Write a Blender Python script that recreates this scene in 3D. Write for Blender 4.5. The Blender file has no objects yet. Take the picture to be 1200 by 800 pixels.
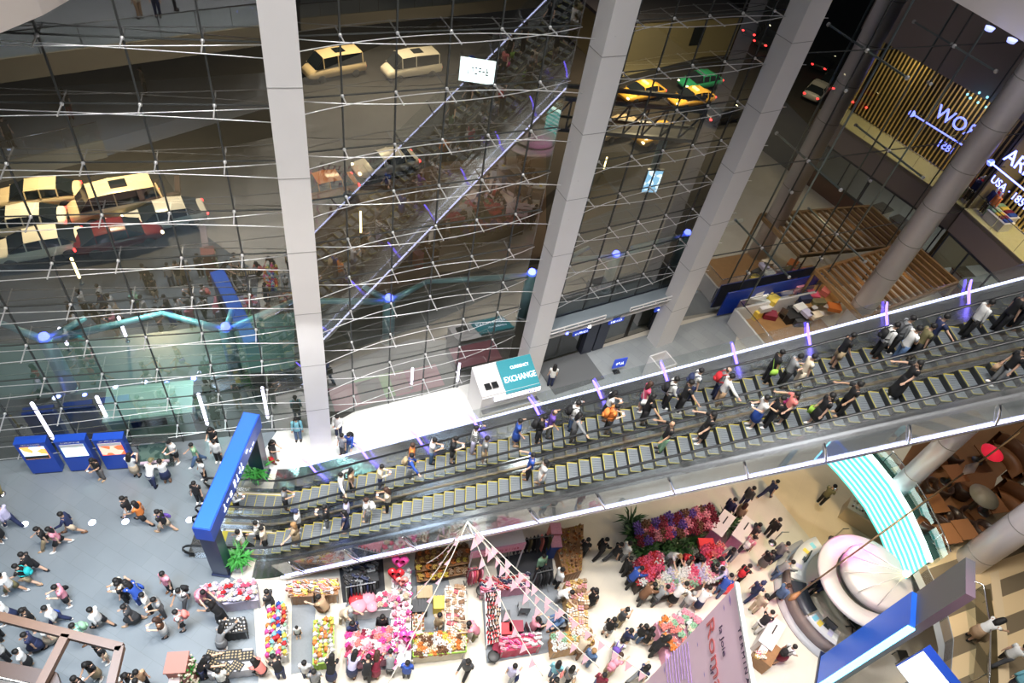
import bpy, bmesh, math, random
from mathutils import Vector, Matrix, Quaternion
random.seed(21)
SC = bpy.context.scene
COL = SC.collection
R = math.radians
# ------------------------------------------------------------------ camera and measuring
FPX, NAD, CAMH = 800.0, (440.0, 1142.0), 28.0
_D = Vector((NAD[0]-600, NAD[1]-400, FPX)).normalized()
_UP = -_D
_F = (Vector((0, 0, 1)) - Vector((0, 0, 1)).dot(_UP)*_UP).normalized()
_R = _F.cross(_UP)
MW = Matrix((_R, _F, _UP))
CAM = Vector((0, 0, CAMH))
def ray(x, y): return MW @ Vector((x-600, y-400, FPX))
def at(x, y, z=0.0):
    d = ray(x, y); return CAM + d*((z-CAMH)/d.z)
class Vert:
    """a vertical plane standing on a ground line"""
    def __init__(s, o, azd):
        a = R(azd); s.o = Vector((o[0], o[1], 0)); s.d = Vector((math.cos(a), math.sin(a), 0)); s.n = Vector((-s.d.y, s.d.x, 0)); s.az = a
    def hit(s, x, y):
        r = ray(x, y); t = s.n.dot(s.o)/s.n.dot(r); P = CAM + r*t
        return (P-s.o).dot(s.d), P.z
    def p(s, l, z, off=0.0): return s.o + s.d*l + s.n*off + Vector((0, 0, z))
    def mirror(s):
        n = s.n; M = Matrix.Identity(4)
        for i in range(3):
            for j in range(3): M[i][j] -= 2*n[i]*n[j]
        return Matrix.Translation(s.o) @ M @ Matrix.Translation(-s.o)
cd = bpy.data.cameras.new('camera'); cam = bpy.data.objects.new('camera', cd); COL.objects.link(cam)
cd.sensor_width = 36.0; cd.lens = FPX*36.0/1200.0; cd.clip_end = 600
cx, cy, cz = MW @ Vector((1, 0, 0)), MW @ Vector((0, -1, 0)), MW @ Vector((0, 0, -1))
cm = Matrix((cx, cy, cz)).transposed().to_4x4(); cm.translation = CAM
cam.matrix_world = cm
SC.camera = cam
# ------------------------------------------------------------------ materials
MATS = {}
def mat(name, col, rough=0.6, metal=0.0, emit=0.0, noise=0.0, nscale=4.0, ecol=None, spec=None, aniso=None):
    if name in MATS: return MATS[name]
    m = bpy.data.materials.new(name); m.use_nodes = True; nt = m.node_tree; b = nt.nodes['Principled BSDF']
    b.inputs['Base Color'].default_value = (*col, 1); b.inputs['Roughness'].default_value = rough; b.inputs['Metallic'].default_value = metal
    if spec is not None: b.inputs['Specular IOR Level'].default_value = spec
    if emit:
        b.inputs['Emission Color'].default_value = (*(ecol or col), 1); b.inputs['Emission Strength'].default_value = emit
    if noise:
        tc = nt.nodes.new('ShaderNodeTexCoord'); n = nt.nodes.new('ShaderNodeTexNoise'); n.inputs['Scale'].default_value = nscale; n.inputs['Detail'].default_value = 4
        mx = nt.nodes.new('ShaderNodeMix'); mx.data_type = 'RGBA'; mx.blend_type = 'MULTIPLY'; mx.inputs[0].default_value = 1
        rp = nt.nodes.new('ShaderNodeMapRange'); rp.inputs[3].default_value = 1-noise; rp.inputs[4].default_value = 1+noise*0.4
        nt.links.new(tc.outputs['Object'], n.inputs['Vector']); nt.links.new(n.outputs[0], rp.inputs[0])
        mx.inputs[6].default_value = (*col, 1); nt.links.new(rp.outputs[0], mx.inputs[7]); nt.links.new(mx.outputs[2], b.inputs['Base Color'])
    MATS[name] = m; return m
def tilemat(name, c1, c2, gap, tw, th, rot=0.0, rough=0.35, offset=0.5, gapw=0.006):
    m = bpy.data.materials.new(name); m.use_nodes = True; nt = m.node_tree; b = nt.nodes['Principled BSDF']
    tc = nt.nodes.new('ShaderNodeTexCoord'); mp = nt.nodes.new('ShaderNodeMapping'); mp.inputs['Rotation'].default_value = (0, 0, rot)
    br = nt.nodes.new('ShaderNodeTexBrick'); br.inputs['Scale'].default_value = 1; br.inputs['Brick Width'].default_value = tw; br.inputs['Row Height'].default_value = th
    br.inputs['Mortar Size'].default_value = gapw; br.offset = offset; br.inputs['Color1'].default_value = (*c1, 1); br.inputs['Color2'].default_value = (*c2, 1); br.inputs['Mortar'].default_value = (*gap, 1)
    nt.links.new(tc.outputs['Object'], mp.inputs[0]); nt.links.new(mp.outputs[0], br.inputs['Vector'])
    ns = nt.nodes.new('ShaderNodeTexNoise'); ns.inputs['Scale'].default_value = 0.7; ns.inputs['Detail'].default_value = 5
    rp = nt.nodes.new('ShaderNodeMapRange'); rp.inputs[3].default_value = 0.82; rp.inputs[4].default_value = 1.12
    mx = nt.nodes.new('ShaderNodeMix'); mx.data_type = 'RGBA'; mx.blend_type = 'MULTIPLY'; mx.inputs[0].default_value = 1
    nt.links.new(tc.outputs['Object'], ns.inputs['Vector']); nt.links.new(ns.outputs[0], rp.inputs[0]); nt.links.new(br.outputs[0], mx.inputs[6]); nt.links.new(rp.outputs[0], mx.inputs[7])
    nt.links.new(mx.outputs[2], b.inputs['Base Color']); b.inputs['Roughness'].default_value = rough
    MATS[name] = m; return m
def glassmat(name, tint, refl0, refl1, rough=0.0, gcol=(1, 1, 1)):
    """thin pane: tinted see-through plus a mirror share that grows at grazing angles"""
    m = bpy.data.materials.new(name); m.use_nodes = True; nt = m.node_tree; nt.nodes.remove(nt.nodes['Principled BSDF'])
    out = nt.nodes['Material Output']; tr = nt.nodes.new('ShaderNodeBsdfTransparent'); tr.inputs[0].default_value = (*tint, 1)
    gl = nt.nodes.new('ShaderNodeBsdfGlossy'); gl.inputs['Roughness'].default_value = rough; gl.inputs[0].default_value = (*gcol, 1)
    lw = nt.nodes.new('ShaderNodeLayerWeight'); lw.inputs[0].default_value = 0.35
    rp = nt.nodes.new('ShaderNodeMapRange'); rp.inputs[3].default_value = refl0; rp.inputs[4].default_value = refl1
    mx = nt.nodes.new('ShaderNodeMixShader'); nt.links.new(lw.outputs['Facing'], rp.inputs[0]); nt.links.new(rp.outputs[0], mx.inputs[0])
    nt.links.new(tr.outputs[0], mx.inputs[1]); nt.links.new(gl.outputs[0], mx.inputs[2]); nt.links.new(mx.outputs[0], out.inputs[0])
    MATS[name] = m; return m
def lamp(name, col, s): return mat(name, col, 0.5, 0, s)
CLR = dict(black=(.012,.012,.014), white=(.82,.82,.80), grey=(.26,.27,.28), charcoal=(.06,.062,.068), navy=(.02,.03,.09), blue=(.03,.09,.42), red=(.55,.02,.03), pink=(.85,.33,.42),
    mint=(.36,.75,.65), teal=(.02,.48,.50), green=(.30,.52,.34), olive=(.19,.17,.08), khaki=(.42,.32,.19), beige=(.62,.50,.36), cream=(.80,.70,.54), brown=(.19,.09,.045), orange=(.80,.24,.05),
    yellow=(.85,.63,.10), purple=(.15,.08,.42), lilac=(.60,.57,.78), maroon=(.22,.015,.04), coral=(.85,.25,.22), cyan=(.25,.62,.75), denim=(.09,.16,.30), patterned=(.16,.15,.14), striped=(.45,.45,.45), silver=(.6,.6,.62), magenta=(.85,.08,.35), tan=(.50,.33,.20), gold=(.7,.45,.12), lime=(.35,.62,.08), rose=(.75,.10,.20))
def cloth(c): return mat('cloth_'+c, CLR[c], 0.8, 0, 0, 0.25, 9.0)
STEEL = mat('brushed_steel', (.60,.61,.62), .22, 1.0, 0, .15, 3)
DSTEEL = mat('dark_steel', (.20,.21,.22), .35, 1.0)
CABLE = mat('cable_steel', (.75,.75,.76), .35, .6)
RUBBER = mat('handrail_rubber', (.015,.016,.018), .35)
WHITEP = mat('white_panel', (.72,.70,.70), .35, 0, 0, .06, 1)
GREYP = mat('grey_panel', (.42,.42,.44), .4)
BLUEP = mat('blue_panel', (.015,.07,.45), .35)
NAVYP = mat('navy_panel', (.012,.02,.07), .3)
WOOD = mat('warm_wood', (.30,.15,.06), .5, 0, 0, .4, 6)
DWOOD = mat('dark_wood', (.09,.04,.02), .45, 0, 0, .4, 6)
STRIP = lamp('cool_led', (.62,.64,1.0), 5)
STRIPD = lamp('violet_led', (.18,.12,1.0), 5)
BLAMP = lamp('blue_lamp', (.10,.12,1.0), 8)
SKIN = [mat('skin_%s' % n, c, .55) for n, c in (('fair', (.68,.43,.31)), ('tan', (.52,.31,.20)), ('brown', (.38,.21,.13)))]
FACE = mat('facial_features', (.05,.02,.02), .5)
GL_WALL = glassmat('curtain_glass', (.66,.72,.69), .12, .46)
GL_SIDE = glassmat('side_glass', (.50,.56,.54), .26, .70)
GL_RAIL = glassmat('rail_glass', (.86,.91,.90), .07, .45)
GL_DARK = glassmat('tinted_glass', (.25,.36,.33), .15, .5)
# ------------------------------------------------------------------ mesh building
class MB:
    def __init__(s): s.v = []; s.f = []; s.m = []; s.sm = []
    def add(s, vs, fs, mi=0, smooth=False):
        b = len(s.v); s.v += [tuple(v) for v in vs]
        for f in fs: s.f.append(tuple(b+i for i in f)); s.m.append(mi); s.sm.append(smooth)
        return s
    def box(s, c, size, rz=0.0, mi=0, M=None):
        hx, hy, hz = size[0]/2, size[1]/2, size[2]/2
        pts = [Vector((x*hx, y*hy, z*hz)) for z in (-1, 1) for y in (-1, 1) for x in (-1, 1)]
        rot = M if M is not None else Matrix.Rotation(rz, 3, 'Z')
        pts = [rot @ p + Vector(c) for p in pts]
        return s.add(pts, [(0,2,3,1), (4,5,7,6), (0,1,5,4), (2,6,7,3), (0,4,6,2), (1,3,7,5)], mi)
    def beam(s, a, b, w, h, up=Vector((0, 0, 1)), mi=0):
        a, b = Vector(a), Vector(b); d = (b-a); L = d.length; x = d.normalized(); y = up.cross(x)
        if y.length < 1e-5: y = Vector((0, 1, 0)).cross(x)
        y.normalize(); z = x.cross(y); M = Matrix((x, y, z)).transposed()
        return s.box((a+b)/2, (L, w, h), mi=mi, M=M)
    def tube(s, pts, r, n=8, mi=0, closed=False, cap=True):
        pts = [Vector(p) for p in pts]; rs = r if isinstance(r, (list, tuple)) else [r]*len(pts); vs = []; fs = []; prev = None
        N = len(pts)
        for i, p in enumerate(pts):
            if closed: t = pts[(i+1) % N]-pts[i-1]
            else: t = pts[min(i+1, N-1)]-pts[max(i-1, 0)]
            t = t.normalized() if t.length > 1e-9 else Vector((0, 0, 1))
            if prev is None:
                u = Vector((0, 0, 1)).cross(t)
                if u.length < 1e-3: u = Vector((1, 0, 0)).cross(t)
                u.normalize()
            else: u = (prev-prev.dot(t)*t).normalized()
            prev = u; w = t.cross(u)
            for k in range(n):
                a = 2*math.pi*k/n; rr = rs[i]
                if isinstance(rr, tuple): vs.append(p+u*(math.cos(a)*rr[0])+w*(math.sin(a)*rr[1]))
                else: vs.append(p+(u*math.cos(a)+w*math.sin(a))*rr)
        M = N if closed else N-1
        for i in range(M):
            for k in range(n):
                k2 = (k+1) % n; j = (i+1) % N
                fs.append((i*n+k, i*n+k2, j*n+k2, j*n+k))
        s.add(vs, fs, mi, True)
        if cap and not closed:
            b = len(s.v)-len(vs); s.f.append(tuple(b+k for k in reversed(range(n)))); s.m.append(mi); s.sm.append(False)
            s.f.append(tuple(b+(N-1)*n+k for k in range(n))); s.m.append(mi); s.sm.append(False)
        return s
    def lathe(s, prof, c=(0, 0, 0), n=24, mi=0, a0=0.0, a1=2*math.pi, sx=1.0, sy=1.0, rz=0.0):
        full = abs(a1-a0-2*math.pi) < 1e-6; cols = n if full else n+1; vs = []; fs = []; c = Vector(c)
        for k in range(cols):
            a = a0+(a1-a0)*k/n
            for r, z in prof:
                x, y = math.cos(a)*r*sx, math.sin(a)*r*sy
                vs.append(c+Vector((x*math.cos(rz)-y*math.sin(rz), x*math.sin(rz)+y*math.cos(rz), z)))
        P = len(prof)
        for k in range(n):
            k2 = (k+1) % cols
            for i in range(P-1): fs.append((k*P+i, k2*P+i, k2*P+i+1, k*P+i+1))
        return s.add(vs, fs, mi, True)
    def prism(s, poly, z0, z1, mi=0, top=None):
        n = len(poly); vs = [(p[0], p[1], z0) for p in poly]+[(p[0], p[1], z1) for p in poly]
        area = sum(poly[i][0]*poly[(i+1) % n][1]-poly[(i+1) % n][0]*poly[i][1] for i in range(n))
        o = list(range(n)) if area > 0 else list(reversed(range(n)))
        fs = [tuple(reversed(o))]+[(o[i], o[(i+1) % n], n+o[(i+1) % n], n+o[i]) for i in range(n)]
        s.add(vs, fs, mi); b = len(s.v)-len(vs); s.f.append(tuple(b+n+i for i in o)); s.m.append(mi if top is None else top); s.sm.append(False)
        return s
    def ball(s, c, r, mi=0, n=8, m=6):
        rr = r if isinstance(r, (tuple, list)) else (r, r, r); vs = []; fs = []; c = Vector(c)
        for i in range(m+1):
            t = math.pi*i/m
            for k in range(n):
                a = 2*math.pi*k/n; vs.append(c+Vector((math.sin(t)*math.cos(a)*rr[0], math.sin(t)*math.sin(a)*rr[1], -math.cos(t)*rr[2])))
        for i in range(m):
            for k in range(n): fs.append((i*n+k, i*n+(k+1) % n, (i+1)*n+(k+1) % n, (i+1)*n+k))
        return s.add(vs, fs, mi, True)
    def quad(s, a, b, c, d, mi=0): return s.add([a, b, c, d], [(0, 1, 2, 3)], mi)
    def mesh(s, name, mats):
        me = bpy.data.meshes.new(name); me.from_pydata([tuple(v) for v in s.v], [], s.f)
        for m in (mats if isinstance(mats, (list, tuple)) else [mats]): me.materials.append(m)
        me.polygons.foreach_set('material_index', s.m); me.polygons.foreach_set('use_smooth', s.sm); me.update(); return me
    def build(s, name, mats, parent=None, label=None):
        return link(name, s.mesh(name, mats), parent, label)
WINV = {}
def link(name, me, parent=None, label=None):
    o = bpy.data.objects.new(name, me); COL.objects.link(o)
    if parent:
        o.parent = parent
        if parent.name in WINV: me.transform(WINV[parent.name]); WINV[o.name] = WINV[parent.name]
    if label: o['label'] = label
    return o
def tag(o, label, cat, group=None, kind=None):
    o['label'] = label; o['category'] = cat
    if group: o['group'] = group
    if kind: o['kind'] = kind
    return o
def thing(name, label, cat, loc=(0, 0, 0), rz=0.0, group=None, kind=None):
    o = bpy.data.objects.new(name, None); COL.objects.link(o); o.location = loc; o.rotation_euler = (0, 0, rz)
    return tag(o, label, cat, group, kind)
def wthing(name, label, cat, base, rz=0.0, group=None, kind=None):
    """like thing(), but the parts are given in world coordinates"""
    o = thing(name, label, cat, base, rz, group, kind); WINV[o.name] = (Matrix.Translation(Vector(base)) @ Matrix.Rotation(rz, 4, 'Z')).inverted(); return o
def struct(o, label=None):
    o['kind'] = 'structure'
    if label: o['label'] = label
    return o
def text_mesh(body, size, depth=0.02, align='CENTER', sx=1.0):
    cu = bpy.data.curves.new('lettering', 'FONT'); cu.body = body; cu.size = size; cu.extrude = depth/2; cu.align_x = align; cu.align_y = 'CENTER'; cu.resolution_u = 3
    o = bpy.data.objects.new('lettering', cu); COL.objects.link(o); dg = bpy.context.evaluated_depsgraph_get()
    me = bpy.data.meshes.new_from_object(o.evaluated_get(dg)); bpy.data.objects.remove(o)
    if sx != 1.0: me.transform(Matrix.Diagonal((sx, 1, 1, 1)))
    return me
def letter(body, size, m, origin, right, up, parent=None, depth=0.03, align='CENTER', name='lettering', sx=1.0):
    """text standing at origin, reading along right, letter tops along up (world axes; parent sits at world origin)"""
    me = text_mesh(body, size, depth, align, sx); r = Vector(right).normalized(); u = Vector(up).normalized(); n = r.cross(u)
    M = Matrix((r, u, n)).transposed().to_4x4(); M.translation = Vector(origin); me.transform(M)
    me.materials.clear(); me.materials.append(m)
    return link(name, me, parent)
# ------------------------------------------------------------------ the ground floor
TILE_GREY = tilemat('grey_floor_tile', (.185,.215,.24), (.20,.23,.255), (.15,.175,.19), 1.2, .6, R(17), .30)
TILE_CREAM = tilemat('cream_floor_tile', (.66,.61,.52), (.68,.63,.54), (.60,.55,.47), .9, .9, R(24), .28, 0.0, .004)
TILE_WHITE = tilemat('white_floor_tile', (.78,.78,.75), (.80,.80,.77), (.70,.70,.68), .9, .9, R(32), .30, 0.0, .004)
CARPET = mat('grey_carpet', (.22,.24,.265), .9, 0, 0, .15, 12)
ASPHALT = mat('asphalt', (.020,.019,.018), .8, 0, 0, .4, .7)
PAVE = tilemat('outdoor_paving', (.05,.048,.043), (.06,.055,.05), (.03,.03,.028), 1.2, .6, R(28), .6)
BAY1 = Vert((-8.917, 18.033), 22.6); BAY2 = Vert((-1.323, 23.17), 32.5); BAY3 = Vert((.7, 24.6), 36.5); B3E = BAY3.p(10.3, 0); BAY4 = Vert((B3E.x, B3E.y), 31.5); L4 = BAY4.hit(1130, 243)[0]; C = BAY4.p(L4, 0); GAL = Vert((C.x, C.y), 294.0)
def P2(*pts, z=0.0): return [tuple(at(x, y, z)[:2]) for x, y in pts]
def flat(name, poly, z0, z1, m, parent=None):
    return struct(MB().prism(poly, z0, z1).build(name, m, parent))
w0 = BAY1.p(-26, 0)
fl_poly = [tuple(w0[:2]), tuple(BAY1.p(1.2, 0)[:2]), tuple(BAY2.p(-6.6, 0)[:2]), tuple(BAY2.p(1.7, 0)[:2]), tuple(B3E[:2]), (C.x, C.y), tuple(GAL.p(16, 0)[:2]), (34, 8), (34, -6), (-33, -6)]
flat('floor', fl_poly, -.3, 0, TILE_CREAM)
gp = [tuple(BAY1.p(-24, 0)[:2]), tuple(BAY1.p(-1.2, 0)[:2])] + P2((290, 558), (266, 610), (258, 668), (296, 690), (303, 800)) + [(-8, 2), (-8, -5), (-32, -5)]
flat('floor', gp, 0, .004, TILE_GREY)
wp = [tuple(BAY1.p(-1.2, 0)[:2]), tuple(BAY1.p(1.2, 0)[:2]), tuple(BAY2.p(-6.6, 0)[:2]), tuple(BAY2.p(2.0, 0)[:2])] + P2((632, 470), (540, 530), (290, 558))
flat('floor', wp, 0, .004, TILE_WHITE)
dp = [tuple(BAY2.p(2.0, 0)[:2]), tuple(BAY4.p(6, 0)[:2])] + P2((850, 440), (700, 480), (632, 470))
flat('floor', dp, 0, .004, tilemat('exit_floor_tile', (.30,.32,.33), (.33,.35,.36), (.24,.25,.26), 1.2, .6, R(36), .3))
for i, px in enumerate((((342, 702), (370, 703), (368, 785), (341, 790)), ((405, 708), (478, 700), (480, 782), (405, 788)), ((482, 668), (522, 664), (546, 765), (483, 776)), ((564, 694), (642, 676), (692, 745), (640, 765), (570, 777)))):
    c = MB().prism(P2(*px), .0, .012).build('carpet', CARPET)
    tag(c, ['grey carpet between the orange display boxes and the green toy table', 'grey carpet inside the square of pink gift tables', 'grey carpet inside the horseshoe of snack tables', 'grey carpet beneath the shoe racks and the red handbag table'][i], 'carpet')
# the land outside
flat('ground', [(-90, 8), (-90, 170), (120, 170), (120, 8), (60, 8), tuple(GAL.p(16, 0, 8)[:2]), tuple(BAY4.p(L4+8, .0)[:2]), tuple(BAY4.p(L4, 0)[:2]), tuple(B3E[:2]), tuple(BAY2.p(2, 0)[:2]), tuple(BAY1.p(1, 0)[:2]), tuple(BAY1.p(-26, 0)[:2])], -.35, -.02, ASPHALT)
pv = [tuple(BAY1.p(-30, 0)[:2]), tuple(BAY1.p(1, 0)[:2]), tuple(BAY2.p(2, 0)[:2]), tuple(B3E[:2])] + [tuple(BAY4.p(14, 0)[:2]), tuple(BAY4.p(14, 0, 7)[:2]), tuple((B3E+Vector((-3.5, 6, 0)))[:2]), tuple(BAY2.p(0, 0, 8)[:2]), tuple(BAY1.p(-4, 0, 7.5)[:2]), tuple(BAY1.p(-30, 0, 7.5)[:2])]
flat('pavement', pv, -.3, 0, PAVE)
# ------------------------------------------------------------------ glass facade
ROWS = [18.7+1.93*k for k in range(5, -10, -1)]; ROWS = [z for z in ROWS if z > 1]
ZTOP = 29.0
def bay(name, V, l0, l1, zb, zt, seams, cables=True, glass=GL_WALL, spread=.9):
    rt = wthing(name, None, None, V.p(l0, 0)); del rt['label'], rt['category']; rt['kind'] = 'structure'
    g = MB(); a, b = V.p(l0, zb), V.p(l1, zb); c, d = V.p(l1, zt), V.p(l0, zt); off = V.n*.02
    g.add([a, b, c, d, a+off, b+off, c+off, d+off], [(3, 2, 1, 0)])
    g.build('pane', glass, rt)
    j = MB()
    for l in seams:
        if l0 < l < l1: j.beam(V.p(l, zb, -.01), V.p(l, zt, -.01), .05, .05, V.n)
    rows = [z for z in ROWS if zb < z < zt]
    if not cables: rows = rows[::3]
    for z in rows: j.beam(V.p(l0, z, -.01), V.p(l1, z, -.01), .035, .035, V.n)
    j.build('glazing_bar', mat('glazing_joint', (.05,.055,.055), .5), rt)
    if cables:
        t = MB(); s = MB(); nn = 14
        for z in rows:
            for sg in (0, 1):
                pts = []
                for i in range(nn+1):
                    u = i/nn; bow = spread*(1-(2*u-1)**2)
                    off = -(.12+bow*.85) if sg == 0 else -(.12+spread-bow*.85)
                    pts.append(V.p(l0+(l1-l0)*u, z, off))
                t.tube(pts, .016, 5)
            for l in seams:
                if l0 < l < l1:
                    u = (l-l0)/(l1-l0); far = .12+spread*max(1-(2*u-1)**2, 1-(1-(2*u-1)**2))*.95
                    s.beam(V.p(l, z, 0), V.p(l, z, -far), .035, .035); s.ball(V.p(l, z, -.06), .065, 0, 6, 4)
        t.build('tension_cable', CABLE, rt); s.build('spider_fitting', CABLE, rt)
    return rt
bay('window_1', BAY1, -26, .8, 0, ZTOP, [-1.27-1.99*k for k in range(13)])
bay('window_2', BAY2, -8.2, 1.6, 0, ZTOP, [-6.63+1.755*k for k in range(5)])
bay('window_3', BAY3, -.1, 10.4, 3.6, ZTOP, [1.52+1.7*k for k in range(6)])
sd = bay('window_4', BAY4, 0, L4+.2, 0, ZTOP, [5.8*k-1.2 for k in range(1, 4)], cables=False, glass=GL_SIDE)
fb = MB(); fn = MB()
for l in (4.6, 10.4):
    for dd in (.95,): fb.tube([BAY4.p(l, .0, -dd), BAY4.p(l, ZTOP, -dd)], .05, 6)
    for z in ROWS[::3]:
        fb.beam(BAY4.p(l, z, -.05), BAY4.p(l, z, -2.6), .09, .07); fn.ball(BAY4.p(l, z, -.08), .11, 0, 6, 4); fn.ball(BAY4.p(l, z, -2.6), .11, 0, 6, 4)
    for z in ROWS[1::3]: fn.ball(BAY4.p(l, z, -.08), .10, 0, 6, 4)
fb.build('truss_rod', mat('fin_metal', (.20,.25,.25), .35, .7), sd); fn.build('spider_fitting', CABLE, sd)
# columns that carry the facade
def box_column(name, corner_px, w, dpt, azd, zt=ZTOP, m=WHITEP, side=None):
    base = Vector((*corner_px, 0)); a = R(azd); d = Vector((math.cos(a), math.sin(a), 0)); n = Vector((-d.y, d.x, 0))
    mb = MB(); mb.box(base+n*dpt/2+Vector((0, 0, zt/2)), (w, dpt, zt), a)
    o = mb.build(name, m); o['kind'] = 'structure'
    jb = MB()
    for z in range(3, int(zt), 3): jb.box(base+n*dpt/2+Vector((0, 0, z)), (w+.012, dpt+.012, .025), a)
    jb.build('panel_joint', mat('joint_grey', (.30,.29,.29), .6), o)  # thin grey bands marking the cladding joints
    return o
c1 = at(377, 525); box_column('column', (c1.x, c1.y), .96, .8, 25)
c2 = at(612, 452); box_column('column', (c2.x+.35, c2.y+.3), 1.02, .9, 34)
c3 = at(780, 405); box_column('column', (c3.x-.1, c3.y), 1.25, .9, 38)
# brackets where the cables meet the columns
# ------------------------------------------------------------------ escalators
ETH = R(10.5); EU = Vector((math.cos(ETH), math.sin(ETH), 0)); EV = Vector((-math.sin(ETH), math.cos(ETH), 0)); ES0 = -5.61; TAN = math.tan(R(30))
def E(s, v, z=0.0):
    """point on the escalator line: s along from the foot of the rise, v across, z above the step line"""
    return EU*(s+ES0)+EV*v+Vector((0, 0, rise(s)+z))
def rise(s):
    if s < -.8: return 0.0
    if s < .8: return (s+.8)**2/(4*.8)*TAN
    return s*TAN
S_END = 31.0
def path(v, z, s0=-.8, s1=S_END):
    ss = [s0]+[x for x in (-2, -1.2, -.8, -.5, -.2, .1, .4, .8) if x > s0]+[3, 6, 10, 15, 20, 25, s1]
    return [E(s, v, z) for s in ss]
def ribbon(mb, v0, z0, v1, z1, s0, s1, mi=0):
    A = path(v0, z0, s0, s1); B = path(v1, z1, s0, s1)
    for i in range(len(A)-1): mb.quad(A[i], A[i+1], B[i+1], B[i], mi)
def box_run(mb, v0, v1, z0, z1, s0, s1, mi=0):
    ribbon(mb, v0, z1, v1, z1, s0, s1, mi); ribbon(mb, v1, z0, v0, z0, s0, s1, mi); ribbon(mb, v0, z0, v0, z1, s0, s1, mi); ribbon(mb, v1, z1, v1, z0, s0, s1, mi)
    for s in (s0, s1): mb.quad(E(s, v0, z0), E(s, v1, z0), E(s, v1, z1), E(s, v0, z1), mi)
STEP_T = mat('step_tread', (.145,.165,.185), .5, 0, 0, .15, 20); STEP_Y = mat('step_yellow', (.45,.38,.04), .6); STEP_R = mat('step_riser', (.03,.033,.036), .5, .3)
def step_mesh(flatstep):
    mb = MB(); h = .4*TAN; mb.box((.2, 0, -.04), (.39, 1.0, .08), mi=0)
    if not flatstep: mb.box((.012, 0, -.04-h/2), (.02, 1.0, h), mi=2)
    mb.box((.012, 0, .003), (.022, 1.0, .008), mi=1)
    for y in (-.485, .485): mb.box((.2, y, .003), (.39, .03, .008), mi=1)
    gr = MB()
    for k in range(1, 12): mb.box((.2, -.46+k*.0767, .002), (.36, .01, .006), mi=2)
    return mb.mesh('step', [STEP_T, STEP_Y, STEP_R])
SM_I, SM_F = step_mesh(False), step_mesh(True)
SMX, DECKM = mat('stainless_deck', (.66,.67,.68), .24, 1.0, 0, .2, 1.5), mat('soffit_panel', (.56,.50,.53), .4, 0, 0, .06, 1)
def escalator(vc, label):
    base = E(-3.4, vc); rt = wthing('escalator', label, 'escalator', base, ETH)
    for k in range(-5, 76):
        if k <= -1: o = link('step', SM_F); z = 0.016
        else: o = link('step', SM_I); z = (k+1)*.4*TAN
        p = EU*(k*.4+ES0)+EV*vc+Vector((0, 0, z)); o.parent = rt; o.location = WINV[rt.name] @ p
    for sgn, nm in ((-1, 'near'), (1, 'far')):
        v = vc+sgn*.65
        hr = MB(); pts = path(v, .95, -3.0)
        c = E(-3.0, v, .57); pts = [c+EU*(-math.sin(a)*.38)+Vector((0, 0, -math.cos(a)*.38)) for a in (0, .5, 1.0, 1.57, 2.1, 2.6)]+pts
        hr.tube(pts, [(.055, .035)]*len(pts), 8); hr.build('handrail', RUBBER, rt)
        gl = MB(); ribbon(gl, v, .12, v, .92, -3.0, S_END); gl.build('balustrade_glass', GL_RAIL, rt)
        sk = MB(); box_run(sk, v-.10, v+.10, -.25, .12, -3.2, S_END); sk.build('skirt_panel', STEEL, rt)
        ya = MB(); box_run(ya, v-sgn*.11, v-sgn*.13, .0, .03, -.2, S_END); ya.build('safety_brush', STEP_Y if False else RUBBER, rt)
    cp = MB(); cp.box(E(-2.75, vc, .005), (1.1, 1.06, .03), ETH, 0); cp.box(E(-2.1, vc, .012), (.22, 1.0, .03), ETH, 1)
    cp.build('comb_plate', [STEEL, STEP_Y], rt)
    return rt
escalator(13.43, 'near escalator of the crowded pair, closer to the market stalls')
escalator(15.22, 'far escalator of the crowded pair, closer to the glass facade')
flat('floor', [tuple(E(s_, v_)[:2]) for s_, v_ in ((5, 15.0), (12, 15.0), (15, 16.6), (16, 19.0), (9, 18.2), (5, 17.2))], 0, .003, MATS['exit_floor_tile'])  # under-escalator shade put into the colour: grey tile darkens the mirrored floor
flat('floor', P2((880, 545), (990, 520), (1075, 590), (1040, 665), (975, 662), (918, 592)), 0, .003, tilemat('beige_floor_tile', (.76,.62,.42), (.78,.64,.43), (.68,.55,.37), 1.2, 1.2, R(24), .22, 0.0, .004))
br = wthing('escalator_casing', 'stainless steel casing and glass guards carrying the two long escalators', 'escalator casing', E(-.5, 14.4))
dk = MB(); box_run(dk, 11.9, 12.68, -.35, .0, -.6, S_END); dk.build('side_deck', SMX, br, 'mirror polished deck beside the near escalator')
dk = MB(); box_run(dk, 15.98, 17.05, -.35, .0, -.6, S_END); dk.build('side_deck', SMX, br, 'mirror polished deck beside the far escalator')
dk = MB(); box_run(dk, 14.19, 14.46, -.3, .14, -2.9, S_END); box_run(dk, 14.19, 14.28, -.3, .18, -2.9, S_END, 1); dk.build('centre_deck', [SMX, mat('bronze_strip', (.55,.42,.32), .3, .8)], br)
fs = MB()
prof = [(11.9, -.02), (11.88, -.25), (12.05, -.62), (12.6, -.95), (14.4, -1.1), (16.3, -.95), (16.9, -.62), (17.07, -.25), (17.05, -.02)]
for (v0, z0), (v1, z1) in zip(prof, prof[1:]): ribbon(fs, v0, z0, v1, z1, 1.0, S_END)
fs.add([E(1.0, v, z) for v, z in prof], [tuple(range(len(prof)))])
fs.build('fascia', DECKM, br)
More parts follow.
